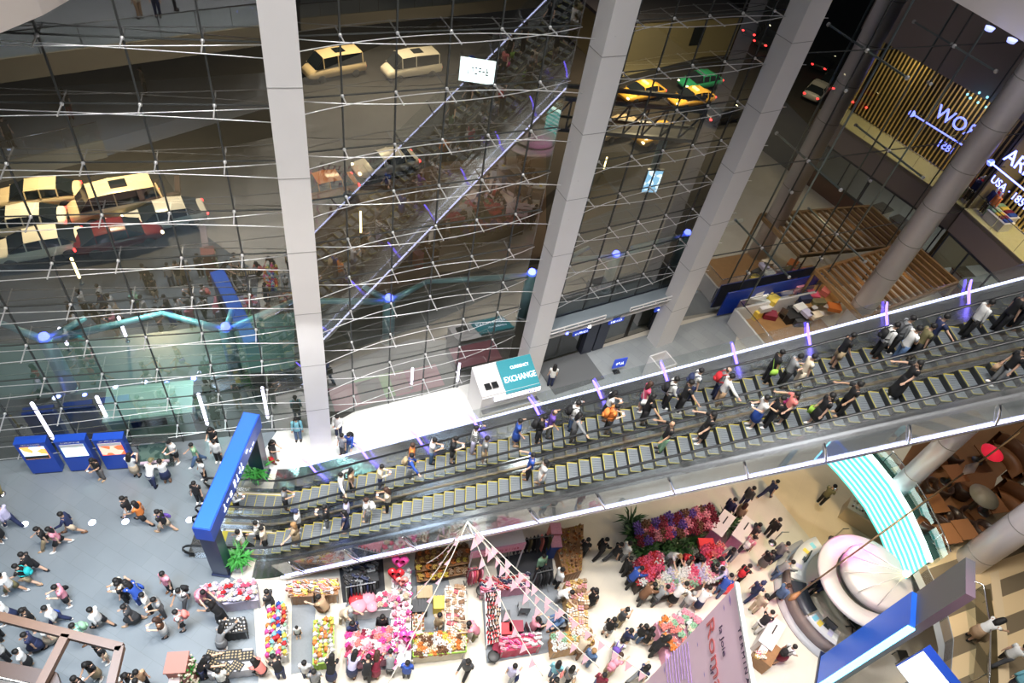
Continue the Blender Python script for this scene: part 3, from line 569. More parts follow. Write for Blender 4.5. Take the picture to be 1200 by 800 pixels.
PEOPLE = {'F': '''
121,561 225 phone | black top | patterned trousers | black long | beside the third blue totem | tan shoulder bag
161,558 60 phone | white top | beige skirt | black long | just right of the third blue totem
181,570 60 browse | white shirt | navy trousers | olive cap | leaning over the map stand
197,565 100 folded | white tee | navy skirt | black bun | leaning on the right side of the map stand
208,541 225 phone | white tee | black shorts | black | between the map stand and the green tee
233,543 200 walk | green tee | denim jeans | black | walking towards the map stand
241,562 215 stand | white top | black trousers | black long | beside the upper part of the blue gate
235,588 250 stand | black tee | black trousers | black | at the middle of the blue gate's left side | grey shoulder bag
156,606 170 walk | black tee | white shorts | black | leading three friends across the grey floor
170,612 170 stride | orange top | black shorts | black long | second of three friends crossing the grey floor
196,622 170 walk | black tee | beige shorts | black | last of three friends crossing the grey floor | purple shoulder bag
60,640 200 walk | black tee | khaki trousers | black | in the huddle's left on the floor lights
88,624 190 stride | navy shirt | beige shorts | black | in the huddle's right on the floor lights
74,641 200 walk | pink top | black shorts | black long | before the huddle on the floor lights | red shopping bag
17,617 160 walk | lilac shirt | navy trousers | black | walking off past the leftmost blue floor light
5,634 170 stand | red tee | black skirt | black long | at the frame edge under the lilac shirted walker
44,671 175 walk | black top | black shorts | black | striding left above the teal backpack
37,683 180 stride | black tee | khaki shorts | black | walking with a teal backpack | teal backpack
20,695 180 walk | white tee | olive shorts | black | below the teal backpack walker
83,708 200 phone | pink tee | black shorts | black | beside the person with the blue bag | black shoulder bag
71,731 190 walk | white shirt | navy trousers | black | carrying a blue bag over the grey floor | blue shopping bag
45,735 200 stand | black top | beige shorts | black | just behind the brown frame's long beam
66,752 200 walk | white tee | beige skirt | black | under the brown frame's long beam | beige shopping bag
101,752 215 stand | mint tee | khaki shorts | black | beside the end of the brown frame | green backpack
122,734 170 walk | white shirt | black shorts | black | wearing red shoes amid the grey floor
150,704 190 stand | black tee | black trousers | black | right beside the charcoal dress walker | tan shoulder bag
159,729 190 walk | charcoal dress | charcoal dress | black | walking left in the middle of the grey floor
151,700 200 phone | cream blouse | black trousers | black long | reading above the black shirted pair
168,707 150 browse | blue top | blue trousers | black long | bending beside the cream bloused reader | blue shoulder bag
178,716 200 stand | white shirt | black trousers | black | fronting the cluster near the craft table
193,721 210 phone | grey tee | charcoal trousers | black | in the cluster, below the white shirted shopper
195,744 200 phone | brown top | white skirt | brown long | with a white bag near the flowered pillar | white shopping bag
201,693 230 stand | pink tee | black trousers | black | nearest the craft table among those chatting
219,709 240 walk | white tee | charcoal trousers | black | carrying a dark backpack near the craft table | black backpack
216,736 200 stand | white top | black shorts | black | by the silver trinket table | coral backpack
238,706 320 browse | pink dress | pink dress | black | looking over the craft table's left end
48,761 195 walk | navy dress | navy dress | black | walking under the brown frame
38,781 200 stand | white tee | black skirt | black | under the brown frame beside the dark panel
12,772 200 stand | white top | black trousers | black | at the dark panel's upper edge
17,726 200 walk | white tee | navy skirt | black | at the frame edge by the brown beam
4,748 190 stand | black tee | black trousers | black | half cut off below the brown beam
127,774 220 stand | black tee | beige shorts | black | under the corner of the brown frame
117,794 240 phone | black top | khaki skirt | black long | inside the brown frame
104,812 230 stand | black tee | black trousers | black | at the bottom edge inside the brown frame
146,808 240 stand | white tee | denim jeans | black | at the bottom edge right of the brown frame
161,806 250 phone | black tee | beige shorts | black | taking a picture at the bottom edge
172,804 300 stand | tan top | black trousers | black | beside the picture taker at the bottom edge
172,815 60 stand | white tee | grey trousers | black | in the shade of the flowered pillar
196,822 70 stand | charcoal tee | black trousers | black | at the foot of the flowered pillar
240,792 20 browse | black top | navy trousers | black long | between the flowered pillar and the tray table
254,526 240 phone | black tee | black shorts | black long | beside the top of the blue gate
257,540 250 stand | white shirt | black trousers | black | behind the blue gate's beam, near its top
279,545 250 phone | black top | khaki shorts | black | between the blue gate's legs
322,541 340 phone | black top | grey trousers | black long | on the white walkway with a red bag | red shopping bag
350,515 270 stand | cyan shirt | denim jeans | black | on the walkway left of the first column | black backpack
397,511 250 phone | white shirt | navy trousers | black | on the walkway right of the first column
410,529 250 stride | blue shirt | denim jeans | black | walking past the first column | black backpack
402,533 230 stand | grey tee | charcoal trousers | black | beside the blue shirted walker at the first column
644,452 90 stand | white top | navy trousers | black long | half hidden behind the exchange booth
''', 'U': '''
279,598 0 phone | white shirt | black trousers | black | stepping onto the far escalator's yellow comb | black backpack
333,598 0 phone | grey tee | black trousers | black | alone on the lowest steps of the far escalator
400,582 0 bothrails | white shirt | denim jeans | black | gripping both rails low on the far escalator
407,577 0 stand | tan top | black trousers | black long | in front of the one gripping both rails
443,573 0 phone | cream shirt | navy trousers | black | alone, second above the one gripping both rails
475,562 0 rail' | blue shirt | grey trousers | black | wearing a khaki backpack on the far escalator | khaki backpack
479,541 0 stand | orange tee | grey trousers | brown | beside the khaki backpack
510,541 0 phone | white tee | denim jeans | black | beside the bundled baby carriage
533,541 0 phone | black tee | black shorts | black | left of the striped sweater
555,528 0 rail | striped sweater | lilac trousers | black | pointing over the handrail
562,545 0 stand | grey tee | khaki shorts | black | below the striped sweater
604,522 0 rail | blue dress | blue dress | black | holding the outer rail alone
624,520 0 phone | black top | black trousers | black | left of the purple shirted rider | black backpack
644,512 0 rail | purple tee | grey trousers | bald bald | in the middle of the far escalator
664,505 0 rail | white hoodie | denim jeans | black | right of the purple shirted rider | black backpack
672,518 0 rail' | grey shirt | charcoal trousers | black long | under the white hoodie
702,493 0 phone | white top | black skirt | black long | above the orange backpack
706,511 0 phone | orange top | black trousers | black | carrying an orange backpack | orange backpack
741,481 0 stand | rose top | denim shorts | brown long | on the far escalator above the exchange booth | white shoulder bag
752,497 0 rail' | black top | black trousers | black long | next to the rose topped rider
775,479 0 rail | white shirt | black trousers | black | behind a black backpack midway up | black backpack
804,466 0 stand | white tee | navy trousers | black | wearing a navy backpack midway up | navy backpack
797,482 0 rail' | black tee | black trousers | black | below the navy backpack
827,469 0 rail | grey tee | navy trousers | bald bald | with a red backpack midway up | red backpack
840,476 0 rail' | white shirt | tan trousers | black | below the red backpack
890,450 0 stand | black tee | black trousers | black | with a lime bag at the hip | lime shoulder bag
905,456 0 phone | grey tee | black trousers | black | beside the black shirted rider with the lime bag
935,456 0 stand | cream top | cream trousers | black | in the upper half of the far escalator
965,433 0 rail | black tee | khaki shorts | black | right of the cream outfit on the far escalator
1015,421 0 stand | white shirt | black trousers | black | first backpacker by the round column | black backpack
1041,413 0 stand | grey shirt | black trousers | black | second backpacker by the round column | charcoal backpack
1040,431 0 folded | white tee | denim jeans | black | leaning below the two with backpacks
1062,424 0 stand | olive tee | black trousers | black | right of the leaning white tee
1080,411 0 rail' | navy tee | black trousers | black | reaching for the inner rail near the top
1126,396 0 stand | white shirt | black trousers | black | tallest rider near the frame's upper right
1155,392 0 stand | black tee | black trousers | black | right of the tallest white shirted rider
1185,386 0 rail' | black tee | black trousers | black | highest on the far escalator
''', 'D': '''
305,634 180 carry | white shirt | black trousers | black | stepping off the near escalator with a backpack | black backpack
312,641 180 stand | cream tee | black trousers | black | beside the palm, leaving the near escalator
286,646 180 walk | white tee | black trousers | black | leaving the near escalator beside the gate | black shoulder bag
356,622 180 stand | white tee | black shorts | navy cap | wearing a navy cap on the near escalator
350,638 180 rail | khaki dress | khaki dress | blonde long | low on the near escalator
384,618 180 phone | black jacket | grey trousers | black | right of the navy cap
402,613 180 stand | lilac shirt | navy trousers | black | beside the long haired rider in navy
405,624 180 stand | navy dress | navy dress | black long | in the lower part of the near escalator
428,611 180 stand | white tee | grey trousers | brown bun | with a white backpack seen from behind | white backpack
452,600 180 phone | cream top | black trousers | brown long | last of the lower group on the near escalator
617,554 180 rail' | blue polo | black trousers | black | alone in the middle of the near escalator
627,571 180 stand | white dress | white dress | black long | beside the blue polo shirt
774,529 180 rail' | black tee | green trousers | bald bald | holding the rail with an arm stretched back
812,521 180 rail' | black dress | black dress | black long | sitting back against the rail midway
880,501 180 phone | white top | blue skirt | black | in a short blue skirt
900,500 180 folded | black tee | black trousers | black | beside the short blue skirt | navy shoulder bag
913,496 180 rail' | coral top | black skirt | black long | with a bright pink bag | magenta shoulder bag
946,501 180 stand | black dress | black dress | black long | with a lime bag on the near escalator | lime shopping bag
985,486 180 rail' | black top | black trousers | black bun | in the upper half of the near escalator
1040,466 180 rail' | black top | black robe | black long | in a long dark gown near the top
1165,451 180 stand | black tee | grey trousers | black | highest on the near escalator | tan shopping bag
''', 'H': '''
1133,747 10 browse | white top | tan skirt | black long | leaning at the curved railing
1166,776 20 walk | white tee | charcoal trousers | black | walking on the striped floor
1178,806 20 walk | cyan shirt | navy trousers | black | at the bottom right corner
''', 'M': '''
261,727 160 browse | black top | black robe | black scarf | in front of the craft table
318,713 150 stand | charcoal dress | charcoal dress | black | selling between the craft table and the orange boxes
383,718 150 crouch | tan top | brown trousers | black | crouching before the orange boxes
262,760 60 browse | grey sweater | grey skirt | black long | at the silver trinket table
350,746 270 stand .62 | white tee | black shorts | black | a small child alone on the grey carpet
402,729 340 browse | beige top | beige trousers | grey | bending over the red cushions
414,748 300 stand | navy dress | navy dress | black long | inside the ring of pink gifts
448,740 260 stand | black jacket | brown skirt | black long | selling inside the pink gift ring
330,794 120 browse | black tee | navy trousers | black | below the toy column
360,793 80 stand | white tee | navy trousers | black | in navy braces under the green toy table
371,804 90 stand | grey tee | black trousers | black | at the bottom edge below the navy braces
389,797 80 browse | black top | navy skirt | black long | at the foot of the green toy table
413,792 70 browse | lilac tee | navy skirt | black long | at the left front of the pink plush
430,797 80 browse | black top | black trousers | black | left of the maroon dress
440,792 80 browse | maroon dress | maroon dress | brown long | in front of the pink plush
457,790 90 browse | grey tee | charcoal trousers | black | right of the maroon dress
476,793 80 stand | blue hoodie | charcoal trousers | black | right of the pink plush
264,803 90 stand | white tee | black trousers | black | at the front of the tray table
310,791 150 crouch | coral top | black skirt | black scarf | right of the tray table
512,739 60 folded | khaki tee | beige shorts | black | selling inside the snack horseshoe
556,749 170 browse | pink tee | olive trousers | black | right of the snack horseshoe | black shopping bag
545,789 240 walk | charcoal hoodie | black trousers | black long | in front of the snack horseshoe
596,797 60 walk | lilac tee | grey trousers | black | in front of the red handbag table | navy shopping bag
622,740 30 sit | pink top | black trousers | black | seated behind the red handbag table
654,732 200 sit | denim shirt | denim jeans | brown long | seated beside the tall gift counter
650,687 20 stand | white shirt | black trousers | black | left of the warm gift counter
652,706 330 browse | white top | grey trousers | black | below the one at the warm gift counter
630,670 300 stand | green shirt | black trousers | black | among the dark clothes racks
680,652 60 stand | black tee | black trousers | black | at the right of the warm gift counter
700,652 30 walk | black shirt | black trousers | black | first of a dark pair beneath the escalator
716,657 20 stride | black tee | charcoal trousers | black | second of the dark pair beneath the escalator
727,656 20 stand | white tee | grey trousers | black | raising a phone beneath the escalator
690,709 200 walk | black dress | black dress | black long | alone beside the cream goods counter
722,733 40 phone | charcoal vest | khaki trousers | black | topmost of the group on the white floor
708,744 60 stand | black tee | grey shorts | black | leftmost of the group on the white floor
727,756 30 folded | navy tee | khaki trousers | black | amid the group on the white floor
717,768 60 walk | white tee | navy trousers | black | with a purple bag in the group | purple backpack
744,751 40 stand | black tee | denim jeans | black | left of the pink clothed table
752,753 40 stand | black dress | black dress | black long | with a tan paper bag | tan shopping bag
761,766 20 browse | black top | black trousers | black long | at the pink clothed table's corner
745,797 30 stride | navy tee | grey trousers | black long | striding beside the big pink banner
709,791 50 browse | pink tee | khaki trousers | brown | next to the maroon shirt | pink backpack
697,806 60 stand | maroon shirt | denim jeans | black | at the bottom edge by the pink shirt
685,779 50 stand | denim jacket | denim jeans | blonde | in double denim by the cream counter
661,799 60 walk | grey tee | black trousers | black long | left of the double denim shopper | tan shoulder bag
646,793 70 stand | cyan shirt | denim jeans | black long | with a coral pouch | coral shoulder bag
643,812 60 stand | black tee | black trousers | black | at the bottom edge under the coral pouch
674,769 60 browse | beige top | brown trousers | brown | beside the front of the cream counter
733,688 30 browse | blue shirt | black trousers | black | leaning to the rose buckets
728,673 20 stand | black shirt | black trousers | black | behind the blue shirt at the flowers
747,707 30 browse | brown jacket | charcoal trousers | black | in brown at the flower counter
763,708 30 browse | grey tee | charcoal trousers | black | second from the left at the flower counter
784,707 40 browse | white top | black skirt | black | third from the left at the flower counter
799,713 40 stand | white tee | grey trousers | grey | fourth from the left at the flower counter
813,713 60 browse | white tee | navy skirt | black | fifth from the left at the flower counter
838,698 60 browse | blue tee | denim jeans | black | at the right end of the flower counter
779,661 300 browse | white top | grey trousers | blonde bun | selling among the flowers
811,663 250 browse | black top | black trousers | black | in a black apron among the flowers
796,662 280 browse | red tee | black trousers | black | selling between the two flower sellers
838,669 200 browse | rose top | black trousers | black long | at the red flower boxes
851,657 220 browse | grey shirt | denim jeans | black | right of the red flower boxes
826,680 200 stand | black tee | black trousers | black | beside the blue flower wrap
841,682 190 browse | lilac shirt | navy trousers | black | behind the blue flower wrap
868,592 30 stand | charcoal shirt | navy trousers | black | nearest the escalator on the beige floor
859,611 30 stand | khaki jacket | black trousers | brown long | beside the pink counter
897,628 40 stand | black shirt | black trousers | black | alone beside the stanchion
868,648 40 stride | pink tee | charcoal trousers | black | with a white bag behind the stanchion | white backpack
905,656 30 walk | grey shirt | navy trousers | black | under the stanchion
888,666 40 stand | black tee | patterned skirt | black | left of the grey shirted one under the stanchion
959,590 30 phone | olive tee | black trousers | black | alone on the beige floor
895,583 20 stride | navy tee | navy trousers | black | leaving under the escalator
846,606 30 stand | navy shirt | black trousers | black | at the palm of the flower stall
862,681 40 walk | black tee | black trousers | black | with a red backpack by the banner | red backpack
876,701 30 walk | navy tee | navy trousers | navy cap | in a navy cap by the banner
905,704 30 stride | denim jacket | black jeans | brown | at the front of the round desk
904,677 10 browse | grey shirt | denim jeans | black | at the desk's upper end
880,716 40 stand | beige shirt | beige trousers | black | beside the banner's top corner
883,739 50 browse | black tee | white trousers | black | at the white podium by the banner
911,773 20 walk | white tee | maroon skirt | black | left of the round desk's lower end | black backpack
954,692 200 sit | navy uniform | black trousers | black | seated behind the round desk
876,633 200 stride | charcoal tee | charcoal trousers | black | beside the pink counter
''' }
for zone, txt in PEOPLE.items():
    for ln in txt.strip().split('\n'): person(ln, zone)
# ------------------------------------------------------------------ entrance: totems, map stand, gate, exchange booth, doors
def marks(n, w, h, seed=1):
    """a run of small illegible strokes, as lettering too far off to read"""
    mb = MB(); rg = random.Random(seed); cw = w/n
    for k in range(n):
        x = -w/2+cw*(k+.5)
        for q in range(rg.choice((1, 2, 2, 3))):
            if rg.random() < .55: mb.box((x+rg.uniform(-.25, .25)*cw, rg.uniform(-.1, .1)*h, 0), (cw*.16, h*.9, .012), 0)
            else: mb.box((x, rg.choice((-.4, 0, .4))*h, 0), (cw*.62, h*.16, .012), 0)
    return mb.mesh('lettering', [])
def screen_mat(name, c1, c2, s=1.6, scale=3.0):
    m = bpy.data.materials.new(name); m.use_nodes = True; nt = m.node_tree; b = nt.nodes['Principled BSDF']; tc = nt.nodes.new('ShaderNodeTexCoord'); v = nt.nodes.new('ShaderNodeTexVoronoi'); v.inputs['Scale'].default_value = scale
    r = nt.nodes.new('ShaderNodeValToRGB'); r.color_ramp.interpolation = 'CONSTANT'; r.color_ramp.elements[0].color = (*c1, 1); r.color_ramp.elements[1].color = (*c2, 1); r.color_ramp.elements[1].position = .5
    nt.links.new(tc.outputs['Object'], v.inputs['Vector']); nt.links.new(v.outputs['Color'], r.inputs[0]); nt.links.new(r.outputs[0], b.inputs['Base Color']); nt.links.new(r.outputs[0], b.inputs['Emission Color']); b.inputs['Emission Strength'].default_value = s
    return m
for i, (px, py, w, c1, c2, lb) in enumerate(((57, 555, 1.12, (.9, .35, .08), (.5, .6, .7), 'blue information totem with an orange picture, leftmost of three'), (101, 552, 1.12, (.75, .85, .85), (.5, .75, .65), 'blue information totem with a pale map screen, middle of three'), (143, 550, 1.12, (.9, .12, .04), (.8, .4, .3), 'blue information totem with a red screen, nearest the map stand'))):
    b = at(px, py); t = thing('information_totem', lb, 'information totem', b, R(20), 'blue totems along the glass')
    MB().box((0, .18, .06), (w*.9, .30, .12)).build('plinth', NAVYP, t)
    MB().box((0, .18, 1.2), (w, .34, 2.2)).box((0, .18, 2.28), (w+.03, .37, .08)).build('cabinet', BLUEP, t)
    s = MB().box((0, -.005, 1.62), (w*.78, .02, .85)).build('screen', screen_mat('totem_screen_%d' % i, c1, c2), t)
    MB().box((0, -.018, 1.32 if i == 0 else 1.98), (w*.78, .012, .2)).build('caption_bar', RUBBER if i == 0 else WHITEP, s)
    me = marks(11, .7, .06, i); M = Matrix.Rotation(R(90), 4, 'X'); M.translation = Vector((0, -.012, 2.2)); me.transform(M); me.materials.append(WHITEP); link('lettering', me, t)
b = at(186, 552); t = thing('map_stand', 'tilted touch screen directory in a silver frame right of the blue totems', 'directory stand', b, R(22))
MB().box((0, .55, .04), (1.25, .8, .08)).build('base', STEEL, t)
f = MB()
for x in (-.62, .62): f.beam((x, .75, 0), (x, .45, 1.75), .06, .12)
f.box((0, .42, 1.80), (1.4, .34, .10)); f.build('frame', STEEL, t)
M = Matrix.Rotation(R(50), 3, 'X'); MB().box((0, .35, 1.05), (1.15, .95, .05), M=M).build('screen', screen_mat('directory_screen', (.02, .05, .04), (.06, .10, .08), .5, 6), t)
MB().box((0, .02, .72), (1.15, .12, .08)).build('shelf', mat('lilac_shelf', (.5, .4, .48), .4), t)
# blue gate
ga, gb = at(262, 668), at(306, 556); d = (gb-ga); d.z = 0; L = d.length; gz = math.atan2(d.y, d.x)
g = thing('entrance_gate', 'blue portal beam with white lettering on navy legs over the escalator entrance', 'gate', ga, gz)
for x in (0.0, L): MB().box((x, 0, 1.7), (.5, .62, 3.4)).box((x, 0, .06), (.6, .72, .12)).build('leg', NAVYP, g)
MB().box((L/2, 0, 3.75), (L+.7, .66, .85)).build('beam', BLUEP, g)
MB().box((L/2, 0, 4.19), (L+.62, .58, .04)).build('beam_cover', mat('blue_cover', (.03, .14, .65), .3), g)
for k, (tx, sz, xx) in enumerate(((3, .62, .25), (4, .7, .50), (3, .6, .78))):
    me = marks(tx, sz*1.5, sz*.7, k+3); M = Matrix.Rotation(R(90), 4, 'X'); M.translation = Vector((L*xx, -.345, 3.75)); me.transform(M); me.materials.append(lamp('sign_white', (.85, .9, 1), 1.5)); link('lettering', me, g)
for px, lb in (((282, 664), 'spiky green potted palm by the near escalator foot'), ((303, 563), 'bushy green potted plant by the far escalator foot')):
    b = at(*px); t = thing('potted_plant', lb, 'plant', b, 0, 'plants flanking the escalators')
    MB().lathe([(0, 0), (.26, 0), (.36, .5), (.38, .55), (.32, .55), (.30, .46), (0, .46)], n=20).build('pot', GREYP, t)
    lf = MB()
    for k in range(90):
        a = random.random()*6.28; e = .15+random.random()*1.3; ln = .45+.45*random.random(); o = Vector((random.uniform(-.18, .18), random.uniform(-.18, .18), .45)); u = Vector((math.cos(a), math.sin(a), 0)); w = Vector((-u.y, u.x, 0))*.045
        p = [o, o+u*ln*.4*math.cos(e)+Vector((0, 0, ln*.6)), o+u*ln*math.cos(e*.6)+Vector((0, 0, ln*(.55+.4*math.sin(e))))]
        lf.add([p[0]-w*.3, p[0]+w*.3, p[1]-w, p[1]+w, p[2], p[1]+Vector((0, 0, .012)), p[0]+Vector((0, 0, .012))], [(0, 1, 5, 2) if False else (0, 1, 3, 2), (2, 3, 4)])
    lf.build('foliage', mat('leaf_green', (.05, .30, .05), .5, 0, 0, .5, 8), t)
# exchange booth
b = at(560, 494); t = wthing('exchange_booth', 'white currency exchange booth with a sloping teal sign by the second column', 'booth', b, R(32.5))
a = R(32.5); bx = Vector((math.cos(a), math.sin(a), 0)); by = Vector((-bx.y, bx.x, 0)); B = lambda x, y, z: b+bx*x+by*y+Vector((0, 0, z))
MB().box(B(1.55, .75, 1.0), (3.1, 1.5, 2.0), a).build('cabin', WHITEP, t)
MB().add([B(0, -.05, 1.9), B(3.1, -.05, 1.9), B(3.1, 1.55, 2.5), B(0, 1.55, 2.5), B(0, 1.55, 2.0), B(3.1, 1.55, 2.0), B(0, -.05, 1.85), B(3.1, -.05, 1.85)], [(0, 1, 2, 3), (3, 2, 5, 4), (0, 3, 4, 6), (1, 7, 5, 2), (6, 7, 1, 0)]).build('roof', WHITEP, t)
TEAL = mat('teal_sign', (.01, .25, .31), .4)
sg = MB().add([B(1.25, -.10, 1.95), B(3.12, -.10, 1.95), B(3.12, 1.45, 2.62), B(1.25, 1.45, 2.62), B(1.25, -.10, 1.85), B(3.12, -.10, 1.85), B(3.12, 1.45, 2.45), B(1.25, 1.45, 2.45)], [(0, 1, 2, 3), (4, 5, 1, 0), (5, 6, 2, 1), (6, 7, 3, 2), (7, 4, 0, 3)]).build('sign', TEAL, t)
up = (B(0, 1.55, .67)-B(0, 0, 0)).normalized(); nn = bx.cross(up)
letter('EXCHANGE', .42, lamp('sign_white', (.85, .9, 1), 1.5), B(2.2, .48, 2.225)+nn*.02, bx, up, sg, .02, sx=.78)
letter('CURRENCY', .22, lamp('sign_white', (.85, .9, 1), 1.5), B(2.35, 1.0, 2.445)+nn*.02, bx, up, sg, .02, sx=.9)
MB().box(B(1.9, -.10, 1.70), (2.5, .08, .26), a).build('light_box', lamp('sign_white', (.85, .9, 1), 1.5), t)
me = marks(16, 2.2, .16, 5); M = Matrix((bx, Vector((0, 0, 1)), bx.cross(Vector((0, 0, 1))))).transposed().to_4x4(); M.translation = B(1.9, -.15, 1.70); me.transform(M); me.materials.append(mat('sign_violet', (.1, .05, .5), .5)); link('lettering', me, t)
for k in (0, 1): MB().box(B(.45+k*.38, .45, 2.13), (.30, .34, .10), a).build('vent_box', RUBBER, t)
MB().box(B(1.55, -.2, 1.0), (3.1, .3, .06), a).build('counter', STEEL, t)
# exit doors under the third bay
dr = wthing('door_1', None, None, BAY3.p(0, 0)); del dr['label'], dr['category']; dr['kind'] = 'structure'
fm = MB(); fm.box(BAY3.p(5.2, 3.2), (10.6, .5, .5), BAY3.az)
for l in (.6, 4.2, 5.0, 9.3, 10.2): fm.box(BAY3.p(l, 1.5, -.1), (.3 if l in (.6, 10.2) else .7, .35, 3.0), BAY3.az)
fm.build('door_frame', mat('dark_frame', (.035, .04, .06), .35), dr)
gm = MB()
for l0, l1 in ((.75, 3.85), (5.35, 8.95)):
    for k in range(2):
        m_ = l0+(l1-l0)*(k+.5)/2; gm.quad(BAY3.p(m_-.75, .05), BAY3.p(m_+.75, .05), BAY3.p(m_+.75, 2.9), BAY3.p(m_-.75, 2.9))
gm.build('door_glass', GL_DARK, dr)
cw = wthing('door_canopy', None, None, BAY3.p(5, 3)); del cw['label'], cw['category']; cw['kind'] = 'structure'
MB().box(BAY3.p(5.2, 3.5, -.5), (10.4, .9, .12), BAY3.az).build('canopy_slab', mat('canopy_grey', (.22, .26, .29), .3), cw)
mm = MB()
for l0 in (.6, 5.6):
    for z in (3.62, 3.85): mm.beam(BAY3.p(l0, z, -1.0), BAY3.p(l0+3.4, z, -1.0), .06, .06)
    for k in range(5): mm.beam(BAY3.p(l0+k*.85, 3.6, -1.0), BAY3.p(l0+k*.85, 3.85, -1.0), .05, .05)
    mm.beam(BAY3.p(l0-.3, 3.1, -.7), BAY3.p(l0+4.2, 3.1, -.7), .2, .18)
mm.build('canopy_rail', WHITEP, cw)
for i, (l, z, off, tx) in enumerate(((3.1, 2.4, -.5, 'EXIT GATE'), (5.4, 2.5, -.5, 'WAY OUT'), (8.6, 2.4, -.5, 'TAXI'))):
    s = thing('hanging_sign', ['small blue lit sign above the left exit door', 'small blue lit sign between the exit doors', 'small blue lit sign above the right exit door'][i], 'sign', BAY3.p(l, z, off), BAY3.az, 'blue signs over the exits')
    MB().box((0, 0, 0), (1.0, .08, .3)).build('panel', mat('blue_lit_sign', (.02, .05, .4), .4, 0, .8), s)
    MB().beam((-.4, 0, .15), (-.4, 0, .62), .02, .02).beam((.4, 0, .15), (.4, 0, .62), .02, .02).build('hanger', STEEL, s)
    me = marks(len(tx), .8, .14, i+7); M = Matrix.Rotation(R(90), 4, 'X'); M.translation = Vector((0, -.05, 0)); me.transform(M); me.materials.append(lamp('sign_white', (.85, .9, 1), 1.5)); link('lettering', me, s)
for i, l in enumerate((1.9, 2.9)):
    q = MB().lathe([(0, .12), (.09, .12), (.12, 0), (0, .01)], BAY3.p(l*1.0 if i == 0 else 3.3, 3.0, -.75), 12).build('downlight', BLAMP if i == 0 else lamp('white_spot', (1, 1, 1), 6)); tag(q, ['blue glowing downlight over the left exit', 'white downlight over the left exit'][i], 'lamp')
b = at(768, 442); t = thing('reception_podium', 'pale open topped podium in front of the third column', 'podium', b, R(37))
pm = MB()
for s_ in (-.55, .55): pm.box((s_, 0, .75), (.08, 1.0, 1.5)); pm.box((0, s_*.9, .75), (1.1, .08, 1.5))
pm.build('box_wall', WHITEP, t); MB().box((0, 0, 1.0), (1.0, .9, .05)).build('tray', GREYP, t)
b = at(722, 436); t = thing('floor_sign', 'blue standing sign board on the exit floor', 'sign', b, R(30))
MB().box((0, 0, .8), (.8, .06, .7)).build('board', mat('blue_lit_sign', (.02, .05, .4), .4, 0, .8), t); MB().beam((0, 0, 0), (0, 0, .5), .05, .05).box((0, 0, .02), (.4, .3, .04)).build('stand', STEEL, t)
me = marks(4, .55, .2, 12); M = Matrix.Rotation(R(90), 4, 'X'); M.translation = Vector((0, -.04, .8)); me.transform(M); me.materials.append(lamp('sign_white', (.85, .9, 1), 1.5)); link('lettering', me, t)
b = at(690, 404); t = MB().box((0, 0, .03), (3.2, 2.2, .03)).build('door_mat', mat('grey_mat', (.12, .125, .13), .9)); t.location = at(668, 436); t.rotation_euler.z = R(36); tag(t, 'large grey mat inside the left exit door', 'mat')
for px in ((29, 614), (108, 612), (147, 611), (222, 609)):
    q = MB().lathe([(0, .012), (.11, .012), (.15, 0)], at(*px), 16).build('floor_light', lamp('floor_lamp_blue', (.55, .65, 1.0), 9)); tag(q, 'round glowing light set in the grey floor, one of the row before the totems', 'lamp', 'lights in the grey floor')
t = thing('barrier_post', 'slim brass barrier post leaning at the left edge of the grey floor', 'post', at(2, 579)); MB().beam((0, 0, 0), (0, .35, 1.35), .06, .06).build('rod', mat('brass', (.45, .36, .14), .35, .6), t); MB().lathe([(0, 0), (.16, 0), (.14, .04), (0, .05)], n=14).build('base', STEEL, t)
